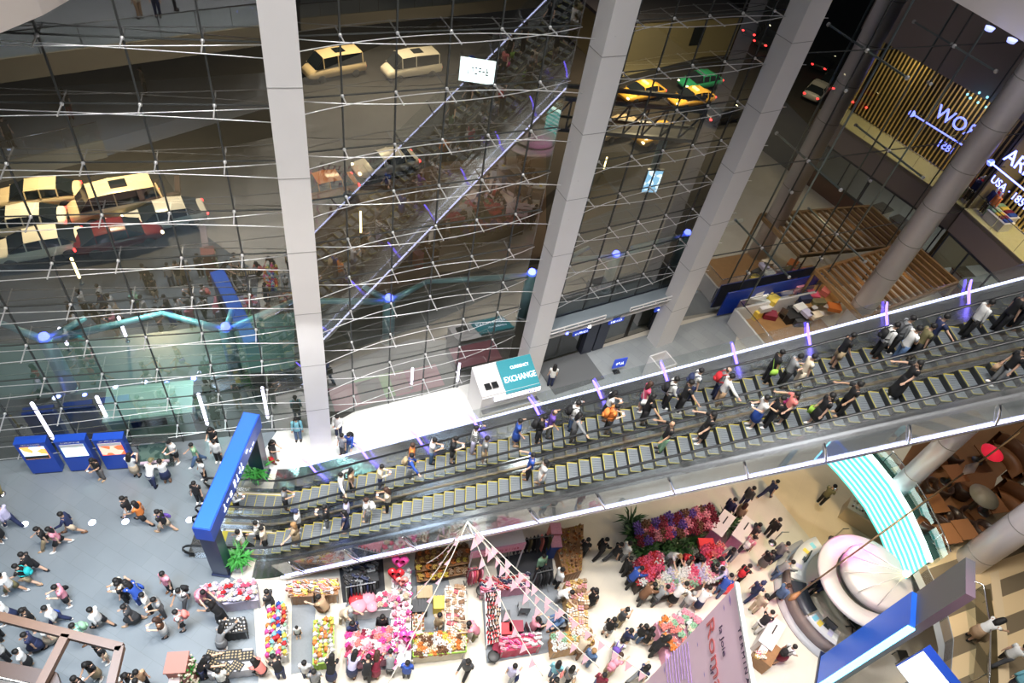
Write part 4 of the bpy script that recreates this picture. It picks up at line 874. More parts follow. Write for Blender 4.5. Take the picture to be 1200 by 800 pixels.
# ------------------------------------------------------------------ market
GOODS = {}
def good(kind):
    mb = MB()
    if kind == 'box': mb.box((0, 0, .07), (.2, .16, .14), 0, 0); mb.box((0, 0, .142), (.21, .03, .006), 0, 1); mb.box((0, 0, .142), (.03, .17, .006), 0, 1)
    elif kind == 'plush': mb.ball((0, 0, .10), (.10, .09, .10)); mb.ball((0, 0, .24), .085); mb.ball((.07, 0, .22), (.03, .04, .03), 1); [mb.ball((0, s*.06, .31), .03, 0, 6, 4) for s in (1, -1)]; [mb.ball((.07, s*.08, .06), (.05, .03, .03), 1, 6, 4) for s in (1, -1)]
    elif kind == 'bouquet':
        mb.lathe([(.02, 0), (.06, .12), (.13, .24)], n=10, mi=1)
        for k in range(9): a = k*2.4; r = .03*math.sqrt(k)*1.1; mb.ball((r*math.cos(a), r*math.sin(a), .27-r*.3), .045, 0, 6, 4)
    elif kind == 'basket':
        mb.lathe([(0, 0), (.11, 0), (.16, .10), (.15, .10), (.11, .02)], n=12, mi=1)
        for k in range(7): a = k*.9; r = .09 if k else 0; mb.ball((r*math.cos(a), r*math.sin(a), .10+.02*(k == 0)), .05, 0, 6, 4)
    elif kind == 'jar': mb.lathe([(0, 0), (.05, 0), (.055, .1), (.04, .13)], n=10); mb.lathe([(.045, .13), (.045, .16), (0, .16)], n=10, mi=1)
    elif kind == 'handbag': mb.box((0, 0, .09), (.26, .10, .18), 0, 0); mb.tube([(-.08, 0, .18), (-.06, 0, .27), (.06, 0, .27), (.08, 0, .18)], .012, 6, 1); mb.box((0, -.052, .13), (.06, .01, .03), 0, 1)
    elif kind == 'tray': mb.box((0, 0, .015), (.42, .30, .03), 0, 0); [mb.ball((-.14+.095*(k % 4), -.08+.08*(k//4), .05), (.035, .03, .03), 1, 6, 4) for k in range(12)]
    elif kind == 'shoe_pair': [(mb.ball((0, s*.055, .04), (.13, .045, .035), 0, 8, 5), mb.tube([(-.06, s*.055, .05), (-.07, s*.055, .10)], [.04, .045], 8, 1)) for s in (1, -1)]
    elif kind == 'cushion': mb.ball((0, 0, .09), (.24, .24, .09), 0, 12, 6); mb.ball((0, 0, .175), .02, 1, 6, 4)
    elif kind == 'heart':
        n = 24; o = [(.016*16*math.sin(t)**3, .016*(13*math.cos(t)-5*math.cos(2*t)-2*math.cos(3*t)-math.cos(4*t))) for t in [2*math.pi*i/n for i in range(n)]]
        for j, (sc, y) in enumerate(((.55, -.08), (.92, -.05), (1, 0), (.92, .05), (.55, .08))):
            mb.v += [(x*sc, y, z*sc+.3) for x, z in o]
        for j in range(4):
            for k in range(n): mb.f.append((j*n+k, j*n+(k+1) % n, (j+1)*n+(k+1) % n, (j+1)*n+k)); mb.m.append(0); mb.sm.append(True)
        for j in (0, 4): mb.f.append(tuple(j*n+k for k in range(n))); mb.m.append(0); mb.sm.append(True)
        mb.tube([(0, 0, -.5), (0, 0, .1)], .012, 5, 1)
    elif kind == 'flowerpot':
        mb.lathe([(0, 0), (.09, 0), (.12, .18), (.10, .18)], n=10, mi=1)
        for k in range(14): a = k*2.4; r = .045*math.sqrt(k); mb.ball((r*math.cos(a), r*math.sin(a), .27-r*.35+.03*(k % 3)), .05, 0, 6, 4)
        for k in range(6): a = k*1.05; mb.tube([(0, 0, .15), (.17*math.cos(a), .17*math.sin(a), .22)], [.02, .004], 4, 2)
    return mb
def goods_on(kind, colors, quad, z, n, rows, group, label, name=None, seed=1, scale=1.0, hz=0.0, alt=WHITEP, rzb=0.0):
    """a stall's goods laid out in rows on the quad (four corners in world x, y)"""
    rg = random.Random(seed); key = ('good', kind, alt.name)
    me = cached(key, lambda: good(kind).mesh(name or kind, [None, alt, mat('leaf_green', (.05, .30, .05))]))
    A, B_, C_, D = [Vector((p[0], p[1], 0)) for p in quad]; cols = math.ceil(n/rows); k = 0
    for r in range(rows):
        for q in range(cols):
            if k >= n: break
            u = (q+.5+rg.uniform(-.25, .25))/cols; v = (r+.5+rg.uniform(-.25, .25))/rows
            p = (A*(1-u)+B_*u)*(1-v)+(D*(1-u)+C_*u)*v; c = colors[(k*7+rg.randrange(3)) % len(colors)]
            o = link(name or kind, me); o.material_slots[0].link = 'OBJECT'; o.material_slots[0].material = mat('wares_'+c, tuple(v*.72 for v in CLR[c]), .6)
            o.location = (p.x, p.y, z+hz*(1-v)); o.rotation_euler.z = rzb+rg.uniform(-.5, .5); s = scale*rg.uniform(.85, 1.2); o.scale = (s, s, s)
            tag(o, f'{c} {label}', (name or kind).replace('_', ' '), group); k += 1
def table(px, z, m, name, label, cat='table', legs=True, skirt=True, lip=None):
    poly = P2(*px, z=z); c = sum((Vector((*p, 0)) for p in poly), Vector())/len(poly); t = wthing(name, label, cat, c)
    MB().prism(poly, z-.04, z, 0).build('table_top', m, t)
    if skirt:
        s = MB(); n = len(poly); k = 10
        for i in range(n):
            a, b2 = Vector((*poly[i], 0)), Vector((*poly[(i+1) % n], 0)); nr = Vector(((b2-a).y, -(b2-a).x, 0)).normalized()
            for j in range(k):
                f0, f1 = j/k, (j+1)/k; w0_, w1_ = .025*(j % 2), .025*((j+1) % 2); p, q = a.lerp(b2, f0), a.lerp(b2, f1)
                s.quad(p+Vector((0, 0, z-.03)), q+Vector((0, 0, z-.03)), q+nr*w1_+Vector((0, 0, .02)), p+nr*w0_+Vector((0, 0, .02)))
        s.build('cloth_skirt', m, t)
    if legs:
        for p in poly:
            q = Vector((*p, 0)); q = q+(c-q)*.08; MB().beam(q, q+Vector((0, 0, z-.04)), .05, .05).build('leg', DSTEEL, t)
    if lip:
        l = MB()
        for i in range(len(poly)): l.beam(Vector((*poly[i], z+.05)), Vector((*poly[(i+1) % len(poly)], z+.05)), .04, .12)
        l.build('rim', lip, t)
    return poly
LILC, GREYC, WHTC, PNKC = mat('lilac_cloth', (.50, .45, .56), .8), mat('pale_grey_cloth', (.52, .51, .55), .8), mat('white_cloth', (.78, .76, .74), .8), mat('pink_cloth', (.80, .38, .52), .8, 0, 0, .3, 14)
CANVAS = mat('cream_cloth', (.72, .66, .54), .8); GREENT = mat('green_turf', (.25, .42, .06), .9)
q = table(((233, 686), (300, 679), (303, 703), (262, 708)), .8, LILC, 'craft_table', 'table under lilac cloth with little posies, beside the blue gate')
goods_on('bouquet', ['pink', 'cream', 'red', 'lilac', 'white', 'rose'], q, .8, 44, 5, 'posies on the craft table', 'small posy on the lilac craft table', 'posy', 2, .8)
q = table(((256, 726), (287, 722), (289, 740), (259, 744)), .75, mat('black_cloth', (.03, .032, .035), .8), 'trinket_table', 'small black clothed table of silver trinkets, below the craft table')
goods_on('jar', ['silver', 'cream', 'grey', 'gold'], q, .75, 36, 4, 'trinkets on the black table', 'small trinket jar on the black trinket table', 'trinket_jar', 3, .6)
q = table(((243, 763), (296, 759), (297, 784), (243, 790)), .78, GREYC, 'tray_table', 'pale grey clothed table with black trays, at the bottom edge')
goods_on('tray', ['black'], q, .78, 7, 2, 'trays on the grey table', 'jewellery tray on the pale grey table', 'jewellery_tray', 4, 1.1, alt=mat('trinket_gold', (.5, .4, .25), .4))
for px, lb, sd_ in ((((336, 681), (367, 681), (367, 699), (340, 700)), 'left', 5), (((368, 681), (396, 679), (396, 697), (370, 699)), 'right', 6)):
    q = table(px, .8, WOOD, 'display_box', f'wooden display box packed with orange bags, {lb} of the pair under the escalator edge', 'display box', lip=WOOD, skirt=True)
    goods_on('handbag', ['orange', 'yellow', 'white', 'coral', 'brown'], q, .8, 26, 4, 'bags in the wooden boxes', f'small bag in the {lb} wooden display box', 'handbag', sd_, .9)
q = table(((314, 714), (335, 706), (337, 768), (310, 771)), .8, WHTC, 'toy_table', 'narrow table heaped with multicoloured toys, left of the grey carpet')
goods_on('plush', ['blue', 'yellow', 'white', 'red', 'magenta', 'green', 'orange', 'cyan'], q, .8, 56, 14, 'toys on the narrow table', 'soft toy on the narrow toy table', 'soft_toy', 7, 1.0, alt=WHITEP)
q = table(((368, 728), (391, 724), (391, 776), (367, 779)), .7, GREENT, 'green_toy_table', 'long table covered in green turf with cartoonish toys, right of the small child', 'table', lip=mat('green_trim', (.30, .50, .05), .6))
goods_on('plush', ['yellow', 'orange', 'white', 'lime', 'red', 'cream', 'pink'], q, .7, 40, 10, 'toys on the green turf', 'soft toy on the green turf table', 'soft_toy', 8, .9)
# pink ring
q = table(((410, 701), (476, 692), (478, 712), (415, 718)), .8, WHTC, 'cushion_table', 'white table at the top of the pink gift ring')
goods_on('cushion', ['red', 'pink'], P2((410, 701), (440, 696), (440, 716), (413, 719), z=.8), .8, 4, 2, 'round cushions', 'round cushion on the top white table', 'cushion', 9, 1.2)
goods_on('bouquet', ['pink', 'beige', 'white', 'rose'], P2((442, 697), (476, 693), (478, 711), (444, 715), z=.8), .8, 16, 3, 'posies on the top white table', 'posy on the top table of the pink ring', 'posy', 10)
q = table(((459, 672), (481, 666), (482, 778), (458, 782)), .8, WHTC, 'gift_counter', 'long white counter of pink gifts down the ring\'s right side')
goods_on('box', ['pink', 'magenta', 'white', 'cyan', 'cream', 'orange', 'lilac'], q, .8, 46, 15, 'gift boxes of the pink ring', 'gift box on the right counter of the pink ring', 'gift_box', 11)
goods_on('plush', ['pink', 'white', 'magenta', 'beige'], q, .8, 22, 11, 'toys of the pink ring', 'soft toy on the right counter of the pink ring', 'soft_toy', 12)
q = table(((406, 744), (457, 738), (457, 772), (407, 778)), .8, PNKC, 'rose_table', 'pink clothed table piled with pink posies at the ring\'s front')
goods_on('bouquet', ['rose', 'pink', 'magenta', 'maroon', 'coral', 'white'], q, .8, 50, 6, 'posies at the ring front', 'posy on the front table of the pink ring', 'posy', 13, 1.15)
hearts = (((468, 668), 1.7, 'magenta', 'heart balloon topmost above the pink ring', 1.35), ((463, 682), 1.4, 'red', 'heart balloon under the topmost pink one', 1.3), ((470, 688), 1.3, 'coral', 'heart balloon at the lower right of the upper cluster', 1.0), ((476, 755), 1.3, 'magenta', 'heart balloon at the right front of the pink ring', 1.25))
for px, z, c, lb, s in hearts:
    b = at(*px, z); o = link('heart_balloon', cached('heart', lambda: good('heart').mesh('heart_balloon', [None, STEEL]))); o.material_slots[0].link = 'OBJECT'; o.material_slots[0].material = mat('balloon_'+c, CLR[c], .25); o.location = b; o.scale = (s, s, s); o.rotation_euler = (R(-30), 0, R(8)); tag(o, f'{c} {lb}', 'balloon')
# dark stall under the escalator
def rack(px0, px1, h, name, label, colors, n, sd_):
    a, b2 = at(*px0), at(*px1); t = wthing(name, label, 'clothes rack', (a+b2)/2); f = MB()
    for p in (a, b2): f.beam(p, p+Vector((0, 0, h)), .04, .04); dd = (b2-a).normalized().cross(Vector((0, 0, 1)))*.3; f.beam(p-dd, p+dd, .04, .04)
    f.beam(a+Vector((0, 0, h)), b2+Vector((0, 0, h)), .04, .04); f.build('rail', DSTEEL, t); rg = random.Random(sd_); dv = (b2-a).normalized(); sv_ = Vector((-dv.y, dv.x, 0))
    for k in range(n):
        p = a.lerp(b2, (k+.5)/n); c = colors[k % len(colors)]; w = rg.uniform(.18, .25); g_ = MB()
        loft_pts = [(p+Vector((0, 0, h-.95)), .05, w*1.05), (p+Vector((0, 0, h-.3)), .05, w), (p+Vector((0, 0, h-.12)), .04, w*.9), (p+Vector((0, 0, h-.04)), .02, .05)]
        vs = []; 
        for c_, rx, ry in loft_pts:
            for j in range(8): an = j*math.pi/4; vs.append(c_+dv*math.cos(an)*rx+sv_*math.sin(an)*ry)
        g_.add(vs, [(i*8+j, i*8+(j+1) % 8, (i+1)*8+(j+1) % 8, (i+1)*8+j) for i in range(3) for j in range(8)], 0, True)
        o = g_.build('garment', cloth(c)); tag(o, f'{c} garment hanging on the {label}', 'garment', 'garments on the '+label)
rack((407, 706), (440, 700), 1.5, 'clothes_rack', 'dark clothes rack under the escalator edge left of the hearts', ['black', 'navy', 'black', 'charcoal', 'grey'], 9, 3)
rack((596, 655), (640, 648), 1.7, 'clothes_rack', 'dark clothes rack under the escalator behind the pink banner stall', ['black', 'charcoal', 'coral', 'black', 'olive'], 10, 4)
rack((622, 690), (640, 686), 1.6, 'clothes_rack', 'short rack of dark clothes beside the warm gift counter', ['black', 'charcoal', 'black'], 6, 5)
rack((545, 688), (562, 684), 1.6, 'clothes_rack', 'short rack of red scarves beside the snack shelves', ['maroon', 'pink', 'rose', 'coral'], 6, 6)
q = table(((402, 667), (441, 659), (444, 680), (405, 689)), .8, mat('black_cloth', (.03, .032, .035), .8), 'bag_table', 'black clothed table of dark bags under the escalator edge, left of the hearts')
goods_on('handbag', ['black', 'navy', 'charcoal', 'black', 'grey'], q, .8, 22, 3, 'dark bags on the black table', 'bag on the black table under the escalator edge', 'handbag', 15, 1.1, alt=STEEL)
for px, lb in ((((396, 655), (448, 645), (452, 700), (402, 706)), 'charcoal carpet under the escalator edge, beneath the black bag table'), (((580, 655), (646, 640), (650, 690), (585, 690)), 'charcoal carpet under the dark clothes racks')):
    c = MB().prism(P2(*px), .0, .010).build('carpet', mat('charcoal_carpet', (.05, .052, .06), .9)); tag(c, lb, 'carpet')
# snack horseshoe
t = wthing('snack_shelf', 'stepped wooden shelf of golden snacks at the back of the snack horseshoe', 'shelf', at(515, 690))
for k, (px, z) in enumerate((((489, 672), .5), ((489, 660), .9), ((489, 650), 1.3))):
    a = at(px[0], px[1]+10, z); u = (at(545, 680)-at(489, 690)); u.z = 0; u.normalize(); w = Vector((-u.y, u.x, 0)); 
    poly = [a, a+u*2.2, a+u*2.2+w*.5, a+w*.5]; MB().prism([tuple(p[:2]) for p in poly], z-.05, z).build('shelf_board', WOOD, t)
    goods_on('basket', ['gold', 'orange', 'yellow', 'tan'], [tuple(p[:2]) for p in poly], z, 16, 2, 'snack baskets on the shelf', ['basket on the lowest snack shelf', 'basket on the middle snack shelf', 'basket on the top snack shelf'][k], 'snack_basket', 20+k, .9, alt=WOOD)
    MB().prism([tuple(p[:2]) for p in (a+w*.46, a+u*2.2+w*.46, a+u*2.2+w*.5, a+w*.5)], 0, z-.05).build('upright', DWOOD, t)
for px, lb, kk, cols, sd_, n, rw in ((((521, 689), (546, 686), (546, 742), (521, 744)), 'right side', 'box', ['white', 'cream', 'tan', 'brown', 'rose', 'beige'], 30, 36, 12), (((484, 745), (546, 739), (546, 764), (484, 770)), 'front', 'basket', ['gold', 'orange', 'cream', 'brown', 'white', 'yellow'], 31, 52, 5), (((483, 720), (497, 719), (497, 744), (484, 745)), 'left side', 'jar', ['cream', 'rose', 'tan', 'white', 'green'], 32, 20, 6)):
    q = table(px, .8, CANVAS, 'snack_table', f'cream clothed snack table on the {lb} of the snack horseshoe', lip=GREENT if lb == 'front' else None)
    goods_on(kk, cols, q, .8, n, rw, f'snacks on the {lb} table', f'snack {kk} on the {lb} snack table', 'snack_'+kk, sd_, .95, alt=WOOD)
for px, c, lb in (((497, 700), 'khaki', 'brown wicker crate inside the snack horseshoe'), ((516, 712), 'yellow', 'yellow slatted crate inside the snack horseshoe'), ((491, 716), 'charcoal', 'dark storage crate at the left of the snack horseshoe')):
    t = thing('storage_crate', lb, 'crate', at(*px), R(15)); m_ = mat('crate_'+c, CLR[c], .7)
    MB().box((0, 0, .3), (.62, .5, .6)).build('box_body', m_, t); l = MB(); [l.box((-.25+.125*k, 0, .615), (.08, .52, .03)) for k in range(5)]; l.build('slatted_lid', m_, t)
# red handbag stall with shoe racks
t = wthing('banner_stall', 'stall frame with a pink banner board under the escalator', 'stall', at(572, 668)); u = (at(600, 664)-at(546, 674)).normalized(); a = at(547, 676)
for k in (0, 2.2): MB().beam(a+u*k, a+u*k+Vector((0, 0, 2.3)), .06, .06).build('post', WHITEP, t)
w = Vector((-u.y, u.x, 0)); MB().box(a+u*1.1+Vector((0, 0, 2.1)), (2.3, .06, .55), math.atan2(u.y, u.x)).build('banner_board', PNKC, t); MB().box(a+u*1.1+w*.5+Vector((0, 0, 2.3)), (2.3, 1.0, .05), math.atan2(u.y, u.x)).build('roof_board', WHITEP, t)
me = marks(14, 1.8, .15, 14); M = Matrix((u, Vector((0, 0, 1)), u.cross(Vector((0, 0, 1))))).transposed().to_4x4(); M.translation = a+u*1.1-w*.04+Vector((0, 0, 2.1)); me.transform(M); me.materials.append(mat('banner_red', (.5, .03, .1), .5)); link('lettering', me, t)
q = table(((562, 679), (620, 671), (621, 687), (564, 694)), .8, PNKC, 'handbag_table', 'pink clothed table of red goods behind the shoe racks')
goods_on('handbag', ['red', 'rose', 'pink', 'navy', 'coral', 'white'], q, .8, 26, 3, 'handbags behind the shoe racks', 'handbag on the table behind the shoe racks', 'handbag', 40)
t = wthing('shoe_rack', 'tall narrow rack of paired shoes along the grey carpet', 'shoe rack', at(576, 735)); q = P2((566, 704), (583, 701), (585, 756), (569, 760)); A = [Vector((*p, 0)) for p in q]
for x in (0, 1): MB().beam(A[0].lerp(A[1], x)+Vector((0, 0, .75)), A[3].lerp(A[2], x)+Vector((0, 0, .45)), .04, .05).build('side_rail', WHITEP, t)
for f_ in (0, 1):
    for x in (0, 1): p = A[0].lerp(A[1], x).lerp(A[3].lerp(A[2], x), f_); MB().beam(p, p+Vector((0, 0, .75-.3*f_)), .05, .05).build('leg', WHITEP, t)
for k in range(12): f_ = (k+.5)/12; MB().beam(A[0].lerp(A[3], f_)+Vector((0, 0, .74-.3*f_)), A[1].lerp(A[2], f_)+Vector((0, 0, .74-.3*f_)), .17, .03).build('shelf_board', WHITEP, t)
for k in range(12):
    f_ = (k+.5)/12; l, r = A[0].lerp(A[3], f_), A[1].lerp(A[2], f_); goods_on('shoe_pair', ['maroon', 'red', 'brown', 'coral', 'tan', 'black'], [tuple((l.lerp(r, .05)-Vector((0, .06, 0)))[:2]), tuple((l.lerp(r, .95)-Vector((0, .06, 0)))[:2]), tuple((l.lerp(r, .95)+Vector((0, .06, 0)))[:2]), tuple((l.lerp(r, .05)+Vector((0, .06, 0)))[:2])], .76-.3*f_, 3, 1, 'shoes on the tall rack', 'pair of shoes on the tall shoe rack', 'shoes', 50+k, .85, rzb=R(-75), alt=RUBBER)
q = table(((585, 746), (633, 740), (634, 757), (587, 764)), .8, mat('red_table', (.45, .02, .08), .6), 'purse_table', 'table of red and white purses at the front of the shoe stall')
goods_on('handbag', ['white', 'pink', 'magenta', 'purple', 'cyan', 'orange', 'blue'], q, .8, 30, 3, 'purses at the shoe stall front', 'purse on the front table of the shoe stall', 'purse', 70, .8)
for px, c, lb in (((590, 741), 'red', 'red storage box behind the purse table'), ((603, 738), 'maroon', 'maroon storage box behind the purse table'), ((588, 726), 'charcoal', 'dark box with pink edge on the grey carpet')):
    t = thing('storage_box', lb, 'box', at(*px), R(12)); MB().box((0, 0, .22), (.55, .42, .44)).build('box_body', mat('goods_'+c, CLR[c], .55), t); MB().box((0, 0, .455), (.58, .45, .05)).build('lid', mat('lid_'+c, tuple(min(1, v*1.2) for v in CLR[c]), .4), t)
for px, lb in (((563, 697), 'black round stool beside the pink handbag table'), ((577, 773), 'black round stool at the foot of the shoe rack'), ((582, 764), 'dark pink topped stool beside the shoe rack\'s foot')):
    t = thing('stool', lb, 'stool', at(*px)); MB().lathe([(0, .42), (.22, .42), (.24, .47), (.2, .5), (0, .5)], n=18).build('seat', mat('stool_seat', (.03, .03, .03), .5) if 'pink' not in lb[:10] else cloth('maroon'), t)
    for k in range(4): an = k*1.57+.78; MB().beam((.17*math.cos(an), .17*math.sin(an), 0), (.15*math.cos(an), .15*math.sin(an), .43), .03, .03).build('leg', DSTEEL, t)
def chair(px, rz, lb, z=0.0, m=None, g=None):
    t = thing('chair', lb, 'chair', at(*px, z), rz, g); m = m or DSTEEL
    MB().box((0, 0, .44), (.44, .44, .05)).build('seat', m, t); MB().box((-.21, 0, .72), (.04, .42, .4)).build('backrest', m, t)
    for sx in (-1, 1):
        for sy in (-1, 1): MB().beam((.19*sx, .19*sy, 0), (.19*sx, .19*sy, .43), .035, .035).build('leg', DSTEEL, t)
    return t
chair((621, 741), R(30), 'metal chair under the person in pink behind the handbags'); chair((654, 733), R(200), 'metal chair under the denim clad person by the gift counter'); chair((612, 716), R(100), 'empty metal chair on the grey carpet of the shoe stall')
# gift counters right of the shoe stall
GOLDL = mat('honey_wood', (.55, .32, .12), .5)
for px, lb, kk, cols, sd_, n, rw, m_ in ((((646, 622), (684, 614), (682, 668), (662, 674)), 'warm gift counter', 'jar', ['gold', 'orange', 'tan', 'yellow', 'brown', 'cream'], 80, 70, 14, WOOD), (((662, 683), (687, 679), (690, 748), (668, 754)), 'cream goods counter', 'box', ['cream', 'white', 'pink', 'gold', 'beige', 'brown'], 81, 52, 13, GOLDL), (((646, 744), (692, 738), (693, 756), (648, 764)), 'front soap counter', 'basket', ['white', 'cream', 'green', 'gold'], 82, 24, 3, GOLDL)):
    q = table(px, .85, m_, 'gift_counter', {'w': 'wooden counter of golden jars beneath the escalator, right of the dark racks', 'c': 'honey coloured counter of cream boxes beside the white aisle', 'f': 'honey coloured counter of white baskets at the front right'}[lb[0]], 'counter')
    goods_on(kk, cols, q, .85, n, rw, f'goods on the {lb}', f'{kk} on the {lb}', 'gift_'+kk, sd_, 1.0, alt=CLR and WOOD)
for px, c in (((646, 633), 'coral'), ((646, 648), 'blue')):
    t = thing('storage_box', f'{c} tall box at the left edge of the warm gift counter', 'box', at(*px), R(15)); MB().box((0, 0, .55), (.45, .5, 1.1)).build('box_body', mat('goods_'+c, CLR[c], .55), t); MB().box((0, 0, 1.12), (.48, .53, .05)).build('lid', PNKC, t)
# flower stall
fl = (((742, 617), (832, 594), (838, 622), (748, 642), 'back', ['maroon', 'rose', 'purple', 'pink', 'brown'], 60), ((735, 660), (770, 650), (778, 668), (748, 690), 'left', ['red', 'rose', 'white', 'maroon', 'pink'], 34), ((768, 676), (845, 660), (850, 678), (772, 698), 'front', ['cream', 'white', 'pink', 'rose', 'green', 'lilac'], 70), ((820, 645), (842, 640), (846, 652), (824, 658), 'right', ['red', 'coral', 'rose'], 18))
for i, (a_, b_, c_, d_, lb, cols, n) in enumerate(fl):
    q = table((a_, b_, c_, d_), .7, mat('flower_bench', (.05, .035, .03), .7), 'flower_bench', f'dark bench crowded with cut flowers, {lb} side of the flower stall')
    goods_on('flowerpot', cols, q, .7, n, max(2, int(math.sqrt(n/3))), f'flower buckets on the {lb} bench', f'bucket of flowers on the {lb} flower bench', 'flower_bucket', 90+i, 1.15, alt=mat('bucket_dark', (.04, .05, .05), .5))
for k, px in enumerate(((738, 634), (750, 652), (790, 648), (832, 620), (845, 622), (805, 640), (735, 618), (770, 645))):
    t = thing('leafy_plant', ['fern at the left end of the flower stall', 'fern between the left and back benches', 'fern before the flower sellers', 'fern at the back bench\'s right end', 'palm beside the pink counter', 'fern in the centre of the flower stall', 'fern half under the escalator casing', 'fern left of the flower sellers'][k], 'plant', at(*px), 0, 'plants of the flower stall')
    MB().lathe([(0, 0), (.16, 0), (.22, .35), (.18, .35)], n=14).build('pot', mat('bucket_dark', (.04, .05, .05), .5), t); lf = MB()
    for j in range(46):
        a = random.random()*6.28; e = random.random()*1.2; ln = .5+.5*random.random(); u = Vector((math.cos(a), math.sin(a), 0)); w = Vector((-u.y, u.x, 0))*.05; p1 = u*ln*.5*math.cos(e)+Vector((0, 0, .35+ln*.55)); p2 = u*ln*math.cos(e*.6)+Vector((0, 0, .35+ln*(.3+.5*math.sin(e))))
        lf.add([Vector((0, 0, .3))-w*.2, Vector((0, 0, .3))+w*.2, p1+w, p1-w, p2], [(0, 1, 2, 3), (3, 2, 4)])
    lf.build('foliage', mat('dark_leaf', (.02, .07, .015), .5, 0, 0, .4, 8), t)
for px, c, lb in (((826, 640), 'red', 'flat red box on the right flower bench'), ((850, 690), 'red', 'red round hat box beside the banner\'s top')): 
    t = thing('gift_box', lb, 'box', at(*px, .7 if c == 'red' and px[0] < 840 else 0), R(12)); MB().box((0, 0, .12), (.7, .5, .24)).build('box_body', mat('goods_red', CLR['red'], .5), t); MB().box((0, 0, .26), (.73, .53, .05)).build('lid', mat('lid_red2', (.75, .05, .06), .4), t)
q = table(((768, 729), (800, 718), (832, 734), (782, 772)), .8, PNKC, 'bouquet_table', 'table under bright pink patterned cloth left of the big banner')
goods_on('bouquet', ['white', 'orange', 'coral', 'cream', 'green', 'pink'], q, .8, 30, 5, 'bouquets on the bright pink table', 'bouquet on the bright pink table', 'bouquet', 96, 1.3)
for px, lb, c in (((862, 632), 'slanted pink and white counter with a slot, right of the flower stall', 'pink'), ((838, 625), 'pink block counter tucked behind the slanted one', 'pink'), ((893, 752), 'white podium with a black slot beside the banner', 'white')):
    t = thing('podium', lb, 'podium', at(*px), R(58)); m_ = PNKC if c == 'pink' else WHITEP; MB().box((0, 0, .5), (1.3, .55, 1.0)).build('body', m_, t); MB().box((0, 0, 1.02), (1.4, .62, .06)).build('top', WHITEP, t); MB().box((.2, 0, 1.055), (.5, .06, .02)).build('slot', RUBBER, t)
t = thing('gift_cart', 'small wooden cart of gifts beside the white podium', 'cart', at(890, 772), R(58)); MB().box((0, 0, .45), (1.0, .7, .9)).build('body', WOOD, t); MB().box((0, .2, .93), (.9, .3, .06)).build('top', WHITEP, t)
goods_on('box', ['brown', 'rose', 'gold', 'beige'], P2((884, 762), (896, 762), (898, 772), (886, 773), z=.96), .92, 8, 2, 'gifts on the wooden cart', 'gift box on the small wooden cart', 'gift_box', 99, .8)
# pillar with flowers
t = thing('flower_pillar', 'square terracotta pillar wrapped in white flowers at the bottom edge', 'pillar', at(222, 800), R(15)); TERR = mat('terracotta', (.36, .14, .11), .6)
MB().box((0, 0, 1.1), (.62, .62, 2.2)).box((0, 0, 2.23), (.7, .7, .08)).build('shaft', TERR, t); MB().box((-.1, -1.6, 1.6), (.35, 2.6, .14)).build('parapet', mat('parapet', (.52, .42, .40), .6), t)
fm_, lf = MB(), MB(); rg = random.Random(4)
for k in range(150):
    s = rg.choice((-1, 1)); p = Vector((rg.uniform(-.3, .35), s*.36, rg.uniform(.1, 2.1))) if k % 2 else Vector((.36, rg.uniform(-.35, .35), rg.uniform(.1, 2.1)))
    (fm_ if k % 3 else lf).ball(p, rg.uniform(.03, .055), 0, 6, 4)
fm_.build('blossom', mat('pale_blossom', (.80, .72, .58), .7), t)['kind'] = 'stuff'; lf.build('foliage', mat('leaf_green', (.05, .30, .05)), t)
# overhead brown frame
BR = mat('brown_beam', (.11, .055, .03), .5, 0, 0, .25, 5); t = wthing('overhead_frame', 'brown timber frame overhanging the bottom left corner', 'timber frame', at(60, 740, 5.6))
for p0, p1, nm in (((-70, 705), (143, 759), 'long_beam'), ((78, 744), (38, 822), 'cross_beam'), ((141, 758), (124, 830), 'cross_beam')): MB().beam(at(*p0, 5.6), at(*p1, 5.6), .24, .22).build(nm, BR, t)
MB().prism(P2((-80, 758), (66, 787), (84, 840), (-80, 840), z=5.4), 5.2, 5.4).build('roof_panel', mat('brown_panel', (.05, .025, .015), .5), t)
# bunting
hub = at(548, 611, 7.2)
FLG = mat('pennant_pink', (.95, .55, .64), .8); CORD = mat('white_cord', (.8, .75, .66), .8, 0, 0, .5, 40)
for k, (px, z) in enumerate((((455, 800), 3.2), ((484, 702), 2.6), ((500, 660), 2.6), ((636, 792), 3.2), ((702, 782), 3.2), ((665, 726), 2.8), ((770, 800), 3.2))):
    e = at(*px, z); t = wthing('bunting', ['pink pennant string falling to the bottom edge left of the snack horseshoe', 'short pink pennant string to the snack horseshoe\'s left', 'shortest pink pennant string, over the snack shelf', 'pink pennant string falling left of the purse table\'s far corner', 'pink pennant string crossing the shoe stall to the aisle', 'pink pennant string ending at the honey coloured counter', 'longest pink pennant string, towards the big banner'][k], 'bunting', hub, 0, 'pennant strings fanned from the escalator')
    N = 22; pts = [hub.lerp(e, i/N)-Vector((0, 0, .5*math.sin(math.pi*i/N))) for i in range(N+1)]; MB().tube(pts, .018, 5).build('cord', CORD, t); L = (e-hub).length; m = max(4, int(L/.62)); d = (e-hub).normalized(); sd_ = d.cross(Vector((0, 0, 1))).normalized()
    for j in range(1, m):
        p = hub.lerp(e, j/m)-Vector((0, 0, .5*math.sin(math.pi*j/m))); MB().add([p-d*.15, p+d*.15, p-Vector((0, 0, .44))+sd_*.18, p-d*.15+sd_*.01, p+d*.15+sd_*.01], [(0, 1, 2), (4, 3, 2)]).build('pennant', FLG, t)
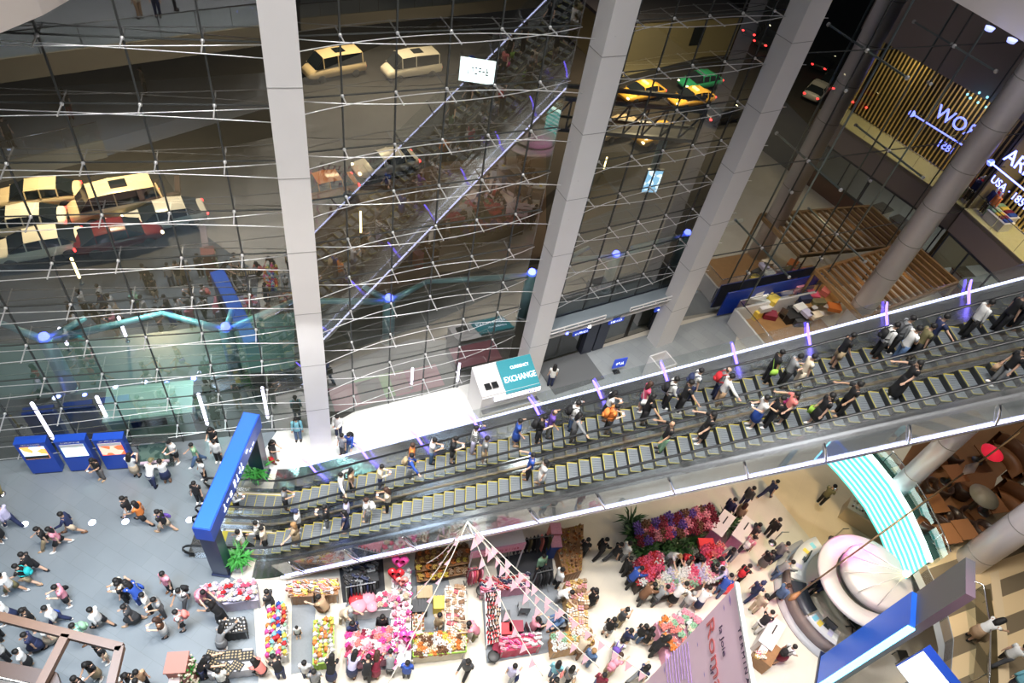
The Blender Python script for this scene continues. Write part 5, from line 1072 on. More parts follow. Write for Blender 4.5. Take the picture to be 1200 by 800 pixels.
# ------------------------------------------------------------------ right hand side: raised corner, gallery, round columns
SILV = mat('column_cladding', (.74,.70,.74), .28, .1, 0, .08, .6)
def round_column(P, r, z0, z1, label=None):
    o = MB().lathe([(0, z0), (r, z0), (r, z1), (0, z1)], (P[0], P[1], 0), 32).build('column', SILV); o['kind'] = 'structure'
    j = MB(); z = z0+1.2
    while z < z1: j.lathe([(r*.99, z-.02), (r*1.004, z-.02), (r*1.004, z+.02), (r*.99, z+.02)], (P[0], P[1], 0), 32); z += 2.3
    j.build('panel_joint', mat('joint_grey', (.30,.29,.29), .6), o)
def balustrade(pts, z, label, h=1.1, every=1.5):
    t = wthing('glass_balustrade', label, 'balustrade', pts[0]); pts = [Vector((p[0], p[1], z)) for p in pts]; g = MB(); rl = MB()
    for p, q in zip(pts, pts[1:]): g.quad(p, q, q+Vector((0, 0, h)), p+Vector((0, 0, h)))
    g.build('pane', GL_RAIL, t); rl.tube([p+Vector((0, 0, h)) for p in pts], .03, 6); rl.build('top_rail', STEEL, t)
    for p, q in zip(pts, pts[1:]):
        n = max(1, round((q-p).length/every))
        for k in range(n): s = p.lerp(q, k/n); MB().beam(s, s+Vector((0, 0, h)), .04, .02).build('post', STEEL, t)
    return t
rc = Vector((math.cos(R(58.55)), math.sin(R(58.55)), 0))*38.0
round_column(rc, .66, 0, 33)
dK = Vector((math.cos(R(-58.5)), math.sin(R(-58.5)), 0)); bk = BAY4.d
# ground floor kiosk full of cartons
kz = 1.25; k0 = at(862, 362, kz); k0.z = 0; kl, kw = 6.5, 3.6
kt = wthing('kiosk_counter', 'white walled kiosk topped with low glass, beyond the far escalator', 'kiosk', k0)
w_ = MB()
for a, b in ((k0, k0+dK*kw), (k0, k0+bk*kl)): w_.beam(a+Vector((0, 0, kz/2)), b+Vector((0, 0, kz/2)), .14, kz)
w_.build('counter_wall', WHITEP, kt); g_ = MB()
for a, b in ((k0, k0+dK*kw), (k0, k0+bk*kl)): g_.quad(a+Vector((0, 0, kz)), b+Vector((0, 0, kz)), b+Vector((0, 0, kz+.7)), a+Vector((0, 0, kz+.7)))
g_.build('glass_screen', GL_RAIL, kt); r_ = MB()
for a, b in ((k0, k0+dK*kw), (k0, k0+bk*kl)): r_.tube([a+Vector((0, 0, kz+.7)), b+Vector((0, 0, kz+.7))], .025, 6)
r_.build('top_rail', STEEL, kt)
MB().prism([tuple(p[:2]) for p in (k0, k0+bk*kl, k0+bk*kl+dK*kw, k0+dK*kw)], .0, .06).build('plank_floor', mat('kiosk_wood', (.40, .22, .09), .4, 0, 0, .3, 3), kt)
items = [((886, 352), (1.3, .9, .4), 'white', 'white lidded crate at the kiosk\'s far corner', .9), ((903, 355), (.8, .6, .45), 'yellow', 'tan yellow carton right of the white lidded crate', .9), ((884, 372), (.7, .5, .7), 'yellow', 'yellow board box by the kiosk wall', 0), ((900, 372), (.8, .6, .4), 'maroon', 'maroon crate on the kiosk floor', 0), ((894, 362), (.9, .6, .3), 'silver', 'silvery bundle below the white lidded crate', .7), ((932, 341), (.6, .6, .55), 'pink', 'pink round gift carton near the slatted canopy', .9), ((940, 352), (.8, .6, .4), 'navy', 'navy parcel among the papers', .8), ((937, 361), (.8, .5, .15), 'white', 'white flat parcel in the kiosk\'s middle', .8), ((951, 348), (.7, .6, .3), 'rose', 'rosy parcel beside the slatted canopy', .8), ((958, 355), (.9, .4, .2), 'olive', 'olive bag at the canopy\'s front', .8), ((966, 344), (.7, .5, .35), 'coral', 'coral carton under the canopy corner', .8), ((976, 362), (.8, .6, .25), 'orange', 'orange carton by the round column\'s foot', .6), ((945, 369), (.5, .6, .2), 'lilac', 'pale lilac packet facing the escalator', .8), ((924, 375), (1.0, .8, .6), 'black', 'black equipment case in the kiosk', 0), ((955, 371), (.7, .5, .2), 'cream', 'cream packet left of the round column\'s foot', .8), ((935, 380), (.9, .6, .5), 'charcoal', 'charcoal case against the kiosk front', 0)]
for (px, sz, c, lb, z0) in items:
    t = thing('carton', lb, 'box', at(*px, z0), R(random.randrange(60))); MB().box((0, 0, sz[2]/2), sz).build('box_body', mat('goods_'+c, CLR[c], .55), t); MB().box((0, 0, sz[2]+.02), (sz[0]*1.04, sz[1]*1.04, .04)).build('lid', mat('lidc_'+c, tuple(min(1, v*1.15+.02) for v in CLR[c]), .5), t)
for px, rz, lb in (((915, 372), 60, 'dark chair among the cartons of the kiosk'), ((925, 366), 200, 'dark chair next to the black equipment case')): chair(px, R(rz), lb, .06)
for (px, sx_, sy_, lb) in (((896, 356), 2.6, 1.1, 'low white bench table carrying the lidded crate'), ((950, 356), 3.8, 1.6, 'wooden work table strewn with parcels under the slatted canopy')):
    t = thing('work_table', lb, 'table', at(*px), R(31.5)); m_ = GOLDL if 'wooden' in lb else WHITEP; MB().box((0, 0, .74), (sx_, sy_, .06)).build('table_top', m_, t)
    for sx in (-1, 1):
        for sy in (-1, 1): MB().beam((sx_*.45*sx, sy_*.42*sy, 0), (sx_*.45*sx, sy_*.42*sy, .72), .07, .07).build('leg', m_, t)
for k in range(4):
    p = at((962, 955, 968, 948)[k], (366, 360, 358, 364)[k], .785); q = MB().box((0, 0, 0), (.42, .30, .004)).build('paper_sheet', WHITEP); q.location = p; q.rotation_euler.z = k*.7; tag(q, 'white paper sheet lying on the kiosk\'s work table', 'paper', 'papers on the work table')
BLUB = mat('blue_banner', (.01, .04, .32), .35); hb = BAY4.p(3.4, .3, -.35); bp = wthing('blue_hoarding', 'deep blue hoarding with a white arrow against the glass behind the kiosk', 'hoarding', hb)
MB().beam(hb+Vector((0, 0, .9)), hb+bk*7.5+Vector((0, 0, .9)), .08, 1.9).build('board', BLUB, bp)
o = hb+bk*2.2+Vector((0, 0, .5))-BAY4.n*.06; ar = MB(); ar.add([o, o+bk*.8+Vector((0, 0, .9)), o+bk*.2+Vector((0, 0, .8)), o+bk*.8+Vector((0, 0, .35))], [(0, 1, 2), (0, 3, 1)]); ar.build('arrow', WHITEP, bp)
# slatted canopy
pz = 3.0; pA, pB = at(955, 318, pz), at(1066, 283, pz); pd = (pB-pA); pd.z = 0; pl = pd.length; pd.normalize(); pw = dK; CW_ = mat('canopy_wood', (.30,.17,.07), .5, 0, 0, .3, 5)
t = wthing('slatted_canopy', 'brown timber canopy of parallel slats beside the round column', 'canopy', Vector((pA.x, pA.y, 0))); f = MB(); W_ = 4.2
for k in (0, W_): f.beam(pA+pw*k, pA+pw*k+pd*pl, .16, .26)
for k in (0, pl): f.beam(pA+pd*k, pA+pd*k+pw*W_, .16, .26)
f.build('frame', CW_, t); s = MB()
for k in range(1, 15): s.beam(pA+pd*(pl*k/15), pA+pd*(pl*k/15)+pw*W_, .16, .20)
s.build('slat', CW_, t)
for p in (pA, pA+pw*W_, pA+pw*W_+pd*pl, pA+pd*pl): MB().beam(Vector((p.x, p.y, 0)), p, .14, .14).build('post', CW_, t)
WARM = lamp('warm_slat_light', (1.0, .62, .25), 5)
for k in (3, 6, 9): q = pA+pd*(pl*(k+.5)/15)+pw*W_*.5-Vector((0, 0, .1)); MB().beam(q-pw*.7, q+pw*.7, .05, .03).build('strip_light', WARM, t)
# the shop gallery that meets the glass at a right angle
GW = mat('gallery_wall', (.36, .29, .29), .5); out = GAL.n if (CAM-C).dot(GAL.n) < 0 else -GAL.n; SF = 5.45; GL_ = 13.0; CE = 11.6
def gp_(l, z, dp=0.0): return GAL.p(l, z)+out*dp
def gwall(z0, z1, l0=0.05, l1=GL_, d0=0.0, d1=.3, m=GW, name='gallery_wall'):
    mb = MB(); vs = [gp_(l, z, d) for l in (l0, l1) for z in (z0, z1) for d in (d0, d1)]
    mb.add(vs, [(0, 1, 3, 2), (4, 6, 7, 5), (0, 4, 5, 1), (2, 3, 7, 6), (0, 2, 6, 4), (1, 5, 7, 3)]); return struct(mb.build(name, m))
gwall(0, 1.35, m=mat('maroon_wall', (.13, .04, .03), .5)); gwall(3.6, SF-.05); gwall(CE, 29)
def gfloor(z0, z1, m, d0=0.0): return flat('gallery_floor', [tuple(gp_(l, 0, d)[:2]) for l, d in ((.05, d0), (GL_, d0), (GL_, 7), (.05, 7))], z0, z1, m)
gfloor(SF-.3, SF, mat('shop_floor', (.70, .62, .36), .3)); gfloor(.02, .06, mat('store_floor', (.65, .66, .62), .3), .31); gfloor(CE, CE+.3, GW, .31)
gwall(SF, CE, 0.05, GL_, 6.8, 7.0, mat('shop_back', (.20, .16, .09), .5)); gwall(.06, SF-.3, 0.05, GL_, 6.8, 7.0, WHITEP)
gwall(0, 29, -.0, .12, .3, 7.0, mat('shop_back', (.20, .16, .09), .5))
sw = MB()
for l in (.3, 2.3, 4.4, 6.5, 8.6): sw.beam(gp_(l, 1.35, .02), gp_(l, 3.6, .02), .09, .09)
for z in (1.4, 3.55): sw.beam(gp_(.2, z, .0), gp_(GL_, z, .0), .12, .12)
win = struct(sw.build('window_5', mat('dark_frame', (.035, .04, .06)))); wg = MB(); wg.quad(gp_(.2, 1.35, .05), gp_(GL_, 1.35, .05), gp_(GL_, 3.6, .05), gp_(.2, 3.6, .05)); wg.build('pane', GL_RAIL, win)
ls = MB().beam(gp_(1.2, 3.3, .5), gp_(5.0, 3.3, .5), .12, .09).build('light_strip', STRIP); tag(ls, 'bright bluish light strip inside the lower gallery window', 'lamp')
sc = wthing('slat_screen', 'brown slatted screen below the lower gallery window', 'screen', gp_(1.2, 0)); s = MB()
for k in range(8): s.beam(gp_(-.6+.0*k, .35+k*.16, -.25-.10*k), gp_(2.6, .35+k*.16, -.25-.10*k), .07, .07)
s.build('slat', CW_, sc); s = MB(); [s.beam(gp_(l, 0, -.5), gp_(l, 1.6, -.6), .08, .08) for l in (-.5, 2.5)]; s.build('post', CW_, sc)
for l, c, lb in ((2.0, 'white', 'white display plinth in the lower gallery store'), (3.6, 'grey', 'grey display plinth in the lower gallery store'), (5.2, 'cream', 'cream display plinth in the lower gallery store')):
    t = wthing('display_plinth', lb, 'plinth', gp_(l, .06, 1.5)); MB().box(gp_(l, .7, 1.5), (1.0, 1.1, 1.3), GAL.az).build('body', mat('goods_'+c, CLR[c], .55), t); MB().box(gp_(l, 1.4, 1.5), (1.1, 1.2, .1), GAL.az).build('top', STEEL, t)
# clothes shop
slm = wthing('gold_slat_screen', 'screen of upright golden slats behind the lit shop sign', 'screen', gp_(3, SF, 2.6)); s = MB()
for k in range(40): s.beam(gp_(.5+k*.31, SF, 2.6), gp_(.5+k*.31, CE, 2.6), .10, .10)
s.build('slat', mat('gold_slat', (.75, .55, .20), .35, .3), slm); MB().add([gp_(.4, SF, 2.75), gp_(GL_, SF, 2.75), gp_(GL_, CE, 2.75), gp_(.4, CE, 2.75), gp_(.4, SF, 2.83), gp_(GL_, SF, 2.83), gp_(GL_, CE, 2.83), gp_(.4, CE, 2.83)], [(0, 1, 2, 3), (7, 6, 5, 4)]).build('backing', mat('dark_backing', (.03, .025, .015), .6), slm)
NEON = lamp('neon_blue', (.16, .20, 1.0), 6); rd = GAL.d; GB = Vert(gp_(0, 0, -.6)[:2], 294.0); l_, z_ = GB.hit(1177, 178); sp = GB.p(l_, z_); sgn = wthing('shop_sign', 'blue neon shop sign on the golden slats at the frame\'s upper right', 'sign', Vector((sp.x, sp.y, SF)))
letter('ARROW', 1.2, NEON, sp+rd*.2, rd, (0, 0, 1), sgn, .06, 'LEFT'); letter('USA \u00b7 1851', .66, NEON, sp+rd*.4+Vector((0, 0, -1.6)), rd, (0, 0, 1), sgn, .05, 'LEFT')
[MB().beam(sp+rd*k+Vector((0, 0, -.95)), sp+rd*k+Vector((0, 0, -.95))+out*.7, .06, .06).build('bracket', DSTEEL, sgn) for k in (0.2, 3, 5.6)]
MB().beam(sp+Vector((0, 0, -.95))-rd*.3, sp+rd*6.0+Vector((0, 0, -.95)), .07, .07).ball(sp-rd*.3+Vector((0, 0, -.95)), .22).ball(sp+rd*6.0+Vector((0, 0, -.95)), .22).build('rule_line', NEON, sgn)
cr = MB(); [cr.ball(sp+rd*(1.9+.28*k)+Vector((0, 0, 1.4+(.3 if k in (0, 6) else .2 if k % 2 else .7))), .08, 0, 6, 4) for k in range(7)]; cr.build('crest', lamp('neon_cyan', (.3, .8, 1.0), 4), sgn)
def mannequin(px, dp, topc, botc, lb, rz=0):
    V_ = Vert(gp_(0, 0, dp)[:2], 294.0); l = max(.55, V_.hit(*px)[0]); J = joints('stand'); t = thing('mannequin', lb, 'mannequin', gp_(l, SF, dp), rz); t.scale = (1.15, 1.15, 1.15)
    colored('body', cached(('b', 'stand'), lambda: body_mesh(POSES['stand'], J)), mat('mannequin_grey', (.55, .55, .56), .4), t); colored('shirt', cached(('t', 'stand', 'shirt'), lambda: top_mesh(J, 'shirt')), cloth(topc), t); colored('trousers', cached(('o', 'stand', 'trousers'), lambda: bottom_mesh(J, 'trousers')), cloth(botc), t)
mannequin((1168, 212), .9, 'navy', 'black', 'shop mannequin in navy, between the red and orange ones', R(200)); mannequin((1180, 220), .8, 'orange', 'green', 'shop mannequin in orange and green under the neon sign', R(200)); mannequin((1156, 210), 1.3, 'red', 'black', 'shop mannequin in red half behind the round column', R(200))
for px, lb in (((1182, 262), 'below the neon sign'), ((1196, 255), 'at the frame edge')):
    p_ = at(*px, SF); l = (p_-GAL.o).dot(GAL.d); dp_ = 1.0 if 'below' in lb else 1.9; t = wthing('display_bench', 'white display bench with folded shirts '+lb, 'bench', gp_(l, SF, dp_)); MB().box(gp_(l, SF+.3, dp_), (1.5, .9, .6), GAL.az).build('body', WHITEP, t); MB().box(gp_(l, SF+.62, dp_), (1.6, 1.0, .06), GAL.az).build('top', WHITEP, t)
    for k, c in enumerate(('green', 'yellow', 'maroon', 'blue')): q = MB().box(gp_(l-.5+.34*k, SF+.71, dp_), (.29, .6, .10), GAL.az).build('folded_shirt', cloth(c)); tag(q, f'{c} folded shirt on the bench {lb}', 'shirt', 'folded shirts in the shop')
balustrade([gp_(.2, 0, .1), gp_(GL_, 0, .1)], SF, 'glass balustrade along the clothes shop floor', 1.2, 2.1)
# top right slab edge near the viewer
zt = 23.2; e0, e1 = at(1098, -10, zt-1), at(1218, 60, zt-1); tr_ = MB(); n_ = 10; poly = []
for k in range(n_+1):
    u = k/n_; p = e0.lerp(e1, u); q = (e1-e0).normalized().cross(Vector((0, 0, 1))); poly.append((p+q*(.04*math.sin(math.pi*u)*-1))[:2])
far = (e1-e0).normalized().cross(Vector((0, 0, 1))); far = far if far.dot(at(1200, 0, zt-1)-e0) > 0 else -far
poly = [tuple(p) for p in poly]+[tuple((e1+far*3)[:2]), tuple((e0+far*3)[:2])]
flat('upper_slab', poly, zt-1.0, zt, mat('slab_white', (.66, .60, .60), .5))
for px, lb in (((1158, 36), 'left'), ((1184, 50), 'right')): tag(MB().lathe([(0, 0), (.10, 0), (.13, .1), (0, .1)], at(px[0], px[1], zt-1.1), 12).build('blue_spotlight', lamp('blue_spot', (.35, .40, 1.0), 1.6)), f'blue glowing spotlight under the top right slab edge, {lb} of two', 'lamp')
# top left slab corner
zl = 20.5; flat('upper_slab', [tuple(at(*p, zl-.9)[:2]) for p in ((-60, 68), (0, 39), (50, 18), (92, -6), (100, -60), (-60, -60))], zl-.9, zl, mat('slab_beige', (.60, .54, .50), .5))
# ------------------------------------------------------------------ raised lounge level at the lower right
ed = [at(*p, LV1) for p in ((990, 512), (1006, 528), (1022, 546), (1041, 570), (1060, 602), (1077, 640), (1085, 662), (1106, 704), (1117, 750), (1113, 800), (1105, 850))]
lev = [tuple(p[:2]) for p in ed]+[(25, 8), (27, 14), (26, 19.5), (19.6, 18.8)]
STRIPE = bpy.data.materials.new('striped_floor'); STRIPE.use_nodes = True; nt = STRIPE.node_tree; w = nt.nodes.new('ShaderNodeTexWave'); w.bands_direction = 'X'; w.inputs['Scale'].default_value = .26; cr_ = nt.nodes.new('ShaderNodeValToRGB'); cr_.color_ramp.interpolation = 'CONSTANT'; cr_.color_ramp.elements[0].color = (.62, .46, .26, 1); cr_.color_ramp.elements[1].color = (.17, .13, .08, 1); cr_.color_ramp.elements[1].position = .55
tc = nt.nodes.new('ShaderNodeTexCoord'); mp = nt.nodes.new('ShaderNodeMapping'); mp.inputs['Rotation'].default_value = (0, 0, R(62)); nt.links.new(tc.outputs['Object'], mp.inputs[0]); nt.links.new(mp.outputs[0], w.inputs[0]); nt.links.new(w.outputs[0], cr_.inputs[0]); nt.links.new(cr_.outputs[0], nt.nodes['Principled BSDF'].inputs['Base Color']); nt.nodes['Principled BSDF'].inputs['Roughness'].default_value = .3
flat('raised_floor', lev, LV1-.5, LV1, STRIPE)
LGW = mat('lounge_floor', (.26, .12, .05), .35, 0, 0, .3, 2)
flat('lounge_floor', P2((1052, 588), (1105, 560), (1150, 520), (1215, 500), (1205, 540), (1165, 575), (1165, 620), (1125, 650), (1090, 655), z=LV1) if False else [tuple(p[:2]) for p in (at(1046, 560, LV1), at(1090, 648, LV1), at(1150, 625, LV1), at(1168, 560, LV1), at(1215, 520, LV1), at(1215, 480, LV1), at(1100, 470, LV1))], LV1, LV1+.012, LGW)
flat('edge_floor', [tuple(p[:2]) for p in ed[:7]]+[tuple(at(*p, LV1)[:2]) for p in ((1102, 652), (1088, 620), (1068, 584), (1046, 552), (1025, 528))], LV1, LV1+.02, mat('edge_dark', (.03, .07, .06), .15))
flat('walkway_floor', [tuple(at(*p, LV1)[:2]) for p in ((1142, 690), (1160, 690), (1168, 740), (1172, 860), (1132, 860), (1140, 800), (1145, 750))], LV1, LV1+.012, mat('olive_floor', (.085, .062, .028), .3))
flat('walkway_floor', [tuple(at(*p, LV1)[:2]) for p in ((1160, 672), (1170, 668), (1180, 740), (1186, 860), (1172, 860), (1168, 740))], LV1, LV1+.016, mat('cream_band', (.62, .48, .30), .3))
# LED ticker on the curved edge
tk = wthing('led_ticker', 'curved teal and white LED display wrapped round the lounge level edge', 'display', ed[4]); TK = bpy.data.materials.new('ticker_screen'); TK.use_nodes = True; nt = TK.node_tree; bs = nt.nodes['Principled BSDF']; tc = nt.nodes.new('ShaderNodeTexCoord'); sx = nt.nodes.new('ShaderNodeSeparateXYZ'); mu = nt.nodes.new('ShaderNodeMath'); mu.operation = 'MULTIPLY'; mu.inputs[1].default_value = 3.6; fr = nt.nodes.new('ShaderNodeMath'); fr.operation = 'FRACT'; rp = nt.nodes.new('ShaderNodeValToRGB'); rp.color_ramp.interpolation = 'CONSTANT'; rp.color_ramp.elements[0].color = (.10, .62, .55, 1); rp.color_ramp.elements[1].color = (.75, .95, .92, 1); rp.color_ramp.elements[1].position = .55
nt.links.new(tc.outputs['Object'], sx.inputs[0]); nt.links.new(sx.outputs['Z'], mu.inputs[0]); nt.links.new(mu.outputs[0], fr.inputs[0]); nt.links.new(fr.outputs[0], rp.inputs[0]); nt.links.new(rp.outputs[0], bs.inputs['Emission Color']); bs.inputs['Emission Strength'].default_value = 1.5; bs.inputs['Base Color'].default_value = (.05, .2, .2, 1)
import itertools
mb, tb = MB(), MB(); E7 = ed[:7]
for p, q in zip(E7, E7[1:]):
    nn_ = (q-p).cross(Vector((0, 0, 1))).normalized(); nn_ = nn_ if nn_.dot(Vector((-1, -.3, 0))) > 0 else -nn_
    for k in range(4):
        a, b = p.lerp(q, k/4), p.lerp(q, (k+1)/4); mb.quad(a+nn_*.05+Vector((0, 0, -1.9)), b+nn_*.05+Vector((0, 0, -1.9)), b+nn_*.05+Vector((0, 0, .25)), a+nn_*.05+Vector((0, 0, .25)))
    tb.beam(p+Vector((0, 0, .32))+nn_*.02, q+Vector((0, 0, .32))+nn_*.02, .2, .1)
mb.build('screen', TK, tk); tb.build('top_strip', lamp('teal_white', (.7, 1.0, .95), 3), tk)
nt = None
fd_ = MB()
for p, q in zip(ed[6:], ed[7:]): fd_.quad(p+Vector((0, 0, -.9)), q+Vector((0, 0, -.9)), q+Vector((0, 0, .05)), p+Vector((0, 0, .05)))
struct(fd_.build('fascia_wall', mat('fascia_blue_white', (.55, .60, .66), .4)))
inn = [p+(Vector((0.35, .1, 0))) for p in ed]
balustrade([p for p in inn[1:7]], LV1, 'glass balustrade behind the teal LED display', 1.1, 1.5)
balustrade([at(*p, LV1) for p in ((1108, 690), (1130, 700), (1137, 750), (1135, 800), (1130, 850))], LV1, 'curved glass balustrade by the striped floor', 1.15, 1.2)
# columns of the lounge level
def ground_col(px, r, z0, z1): p = at(*px, z0); round_column(p, r, z0, z1)
ground_col((1055, 714), .55, 0, 15.3); ground_col((1053, 572), .42, LV1, 13.6)
# lounge furniture
LEA = mat('brown_leather', (.14, .055, .02), .35); ORG = mat('tan_cushion', (.26, .11, .04), .5)
def booth(px, a0, a1, r, lb):
    t = thing('curved_booth', lb, 'sofa', at(*px, LV1), 0); MB().lathe([(r-.55, .02), (r, .02), (r, .45), (r-.55, .45), (r-.55, .02)], n=16, a0=R(a0), a1=R(a1)).build('seat', ORG, t); MB().lathe([(r-.12, .02), (r+.1, .02), (r+.12, 1.0), (r-.08, 1.05), (r-.14, .45)], n=16, a0=R(a0), a1=R(a1)).build('backrest', LEA, t)
booth((1165, 545), -80, 90, 1.1, 'brown curved booth, upper of the two at the lounge'); booth((1172, 605), -80, 90, 1.2, 'brown curved booth, lower of the two at the lounge')
for px, lb in (((1085, 600), 'square wooden table at the lounge\'s glass edge'), ((1108, 565), 'square wooden table in the middle of the lounge'), ((1118, 630), 'square wooden table nearest the silver column'), ((1098, 635), 'small wooden table at the lounge corner'), ((1145, 540), 'wooden table inside the upper booth'), ((1152, 600), 'wooden table inside the lower booth')):
    t = thing('cafe_table', lb, 'table', at(*px, LV1), R(20)); MB().box((0, 0, .73), (.85, .85, .05)).build('table_top', ORG, t); MB().beam((0, 0, .03), (0, 0, .72), .08, .08).build('stem', DSTEEL, t); MB().lathe([(0, 0), (.26, 0), (.24, .04), (0, .05)], n=14).build('foot', DSTEEL, t)
arm = [(1085, 578), (1096, 580), (1078, 618), (1090, 622), (1096, 545), (1110, 542), (1122, 580), (1095, 612), (1105, 612), (1142, 628), (1125, 612)]
names_ = ['at the glass edge, upper left seat', 'at the glass edge, upper right seat', 'at the glass edge, lower left seat', 'at the glass edge, lower right seat', 'behind the middle table, left', 'behind the middle table, right', 'right of the middle table', 'between the two lower tables, left', 'between the two lower tables, right', 'right of the table nearest the silver column', 'above the table nearest the silver column']
for k, (px, nm) in enumerate(zip(arm, names_)):
    t = thing('tub_chair', f'dark rounded lounge chair {nm}', 'armchair', at(*px, LV1), k*1.3, 'lounge chairs'); MB().lathe([(0, .12), (.30, .12), (.32, .42), (0, .45)], n=16).build('seat', ORG if k % 3 == 0 else LEA, t); MB().lathe([(.30, .1), (.38, .1), (.40, .72), (.31, .74), (.30, .3)], n=14, a0=R(60), a1=R(300)).build('backrest', mat('dark_leather', (.035, .018, .012), .35), t)
    for q in range(4): an = q*1.57+.78; MB().beam((.22*math.cos(an), .22*math.sin(an), 0), (.2*math.cos(an), .2*math.sin(an), .13), .04, .04).build('leg', DSTEEL, t)
t = thing('round_planter_table', 'round pale topped stand between the two booths', 'table', at(1136, 595, LV1)); MB().lathe([(0, .9), (.55, .9), (.6, .97), (0, 1.0)], n=20).build('table_top', mat('stone_top', (.36, .34, .26), .4), t); MB().lathe([(.12, 0), (.12, .9)], n=10).build('stem', DSTEEL, t)
t = thing('red_parasol', 'small red lantern hung under the escalator casing at the right edge', 'lantern', at(1163, 530, 7.2)); MB().lathe([(0, .25), (.45, 0), (.4, -.1), (0, .1)], n=16).build('shade', mat('red_lantern', (.75, .02, .05), .5, 0, .6), t); MB().beam((0, 0, .25), (0, 0, 3.0), .02, .02).build('cord', RUBBER, t)
# long hanging rod
ra, rb = at(1196, 506, 9), at(926, 702, 3.2); t = wthing('hanging_rod', 'thin bronze rod with a wooden tip slung across the lounge and round canopy', 'rod', rb); d = (rb-ra).normalized(); MB().tube([ra, ra.lerp(rb, .5), rb], .035, 6).build('shaft', mat('bronze', (.22, .16, .10), .4, .6), t); MB().tube([rb-d*.5, rb-d*.15, rb+d*.1], [.05, .13, .03], 8).build('wooden_tip', WOOD, t); MB().tube([ra.lerp(rb, .22)-d*.4, ra.lerp(rb, .22), ra.lerp(rb, .22)+d*.3], [.05, .20, .06], 10).build('bead', mat('bead_stone', (.5, .40, .36), .4), t)
# ------------------------------------------------------------------ round information desk and canopy
dc = at(986, 706); t = wthing('information_desk', 'curved white information desk with staff behind it', 'desk', dc); r0 = 2.75
for a0, a1, m_, nm in ((118, 178, WHITEP, 'desk_section'), (180, 212, mat('desk_dark', (.05, .055, .07), .35), 'dark_section'), (214, 244, WHITEP, 'desk_section')):
    MB().lathe([(r0-.65, .98), (r0-.65, 1.05), (r0+.02, 1.05), (r0+.02, .98), (r0-.65, .98)], dc, 18, 0, R(a0), R(a1)).build(nm, m_, t)
MB().lathe([(r0-.1, 0), (r0, 0), (r0-.04, .98), (r0-.14, .98), (r0-.1, 0)], dc, 30, 0, R(118), R(244)).build('front_panel', mat('desk_front', (.38, .30, .28), .35), t)
MB().lathe([(r0, 0), (r0+.35, 0), (r0+.35, .08), (r0, .08)], dc, 30, 0, R(118), R(244)).build('kick_step', GREYP, t)
for ang, lb in ((150, 'computer monitor on the information desk beside the seated clerk'), (230, 'black computer monitor at the desk\'s lower section')):
    p = dc+Vector((math.cos(R(ang))*(r0-.45), math.sin(R(ang))*(r0-.45), 1.05)); q = thing('monitor', lb, 'monitor', p, R(ang)); MB().box((0, 0, .3), (.05, .55, .36)).build('screen', RUBBER, q); MB().box((0, 0, .01), (.2, .24, .02)).beam((0, 0, 0), (0, 0, .15), .04, .04).build('stand', DSTEEL, q)
for k, ang in enumerate((128, 140, 162, 170, 218, 224, 236, 241)):
    p = dc+Vector((math.cos(R(ang))*(r0-.3), math.sin(R(ang))*(r0-.3), 1.055)); q = MB().box((0, 0, .004), (.28, .2, .008)).build('leaflet', mat('goods_'+('cyan', 'yellow', 'lilac', 'white')[k % 4], CLR[('cyan', 'yellow', 'lilac', 'white')[k % 4]], .55)); q.location = p; q.rotation_euler.z = R(ang); tag(q, f'{("cyan", "yellow", "lilac", "white")[k % 4]} leaflet lying on the {"upper" if k < 4 else "lower"} end of the information desk', 'leaflet', 'leaflets on the desk')
for px, rz, lb in (((958, 688), 200, 'office chair under the seated clerk at the desk'), ((993, 718), 80, 'empty black office chair behind the desk'), ((998, 734), 120, 'black office chair by the blue pylon')):
    q = thing('office_chair', lb, 'chair', at(*px), R(rz)); MB().box((0, 0, .44), (.48, .48, .07)).build('seat', RUBBER, q); MB().box((-.24, 0, .78), (.06, .42, .5)).build('backrest', RUBBER, q); MB().beam((0, 0, .06), (0, 0, .42), .06, .06).build('stem', DSTEEL, q); b5 = MB(); [b5.beam((0, 0, .06), (.3*math.cos(k*1.2566), .3*math.sin(k*1.2566), .04), .05, .04) for k in range(5)]; b5.build('star_base', DSTEEL, q)
cc = at(1018, 680, 3.2); t = wthing('round_canopy', 'big round white canopy glowing pink, hung over the information desk', 'canopy', cc); Z_ = cc.z
CAN = mat('canopy_white', (.50, .47, .49), .35)
MB().lathe([(1.35, -.20), (2.02, -.20), (2.09, -.1), (2.02, .0), (1.35, .0), (1.35, -.2)], cc, 48).build('rim_ring', CAN, t)
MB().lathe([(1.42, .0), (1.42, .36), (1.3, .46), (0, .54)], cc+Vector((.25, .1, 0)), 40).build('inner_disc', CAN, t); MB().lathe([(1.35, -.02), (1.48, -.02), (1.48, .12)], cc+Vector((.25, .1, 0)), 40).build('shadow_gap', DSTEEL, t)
hp = at(1062, 672, 4.6)
for k in range(5): a = R(110+k*38); MB().tube([hp, cc+Vector((math.cos(a)*1.3, math.sin(a)*1.3, .48))], .015, 5).build('stay_cable', CABLE, t)
yl = MB().ball((0, 0, 0), .14).build('yellow_lamp', lamp('yellow_glow', (1.0, .75, .15), 12)); yl.location = hp; tag(yl, 'glowing yellow lamp where the canopy\'s cables meet the column', 'lamp')
q = thing('dessert_cart', 'beige vending cart of trinkets below the teal LED display', 'cart', at(1006, 612), R(-28)); MB().box((0, 0, .45), (1.9, .9, .9)).build('body', mat('cart_beige', (.50, .40, .26), .5), q); MB().box((0, .1, .95), (1.9, 1.1, .08)).build('top', mat('cart_top', (.60, .50, .36), .4), q); MB().box((.2, .35, 1.25), (1.2, .4, .5)).build('glass_case', GL_RAIL, q)
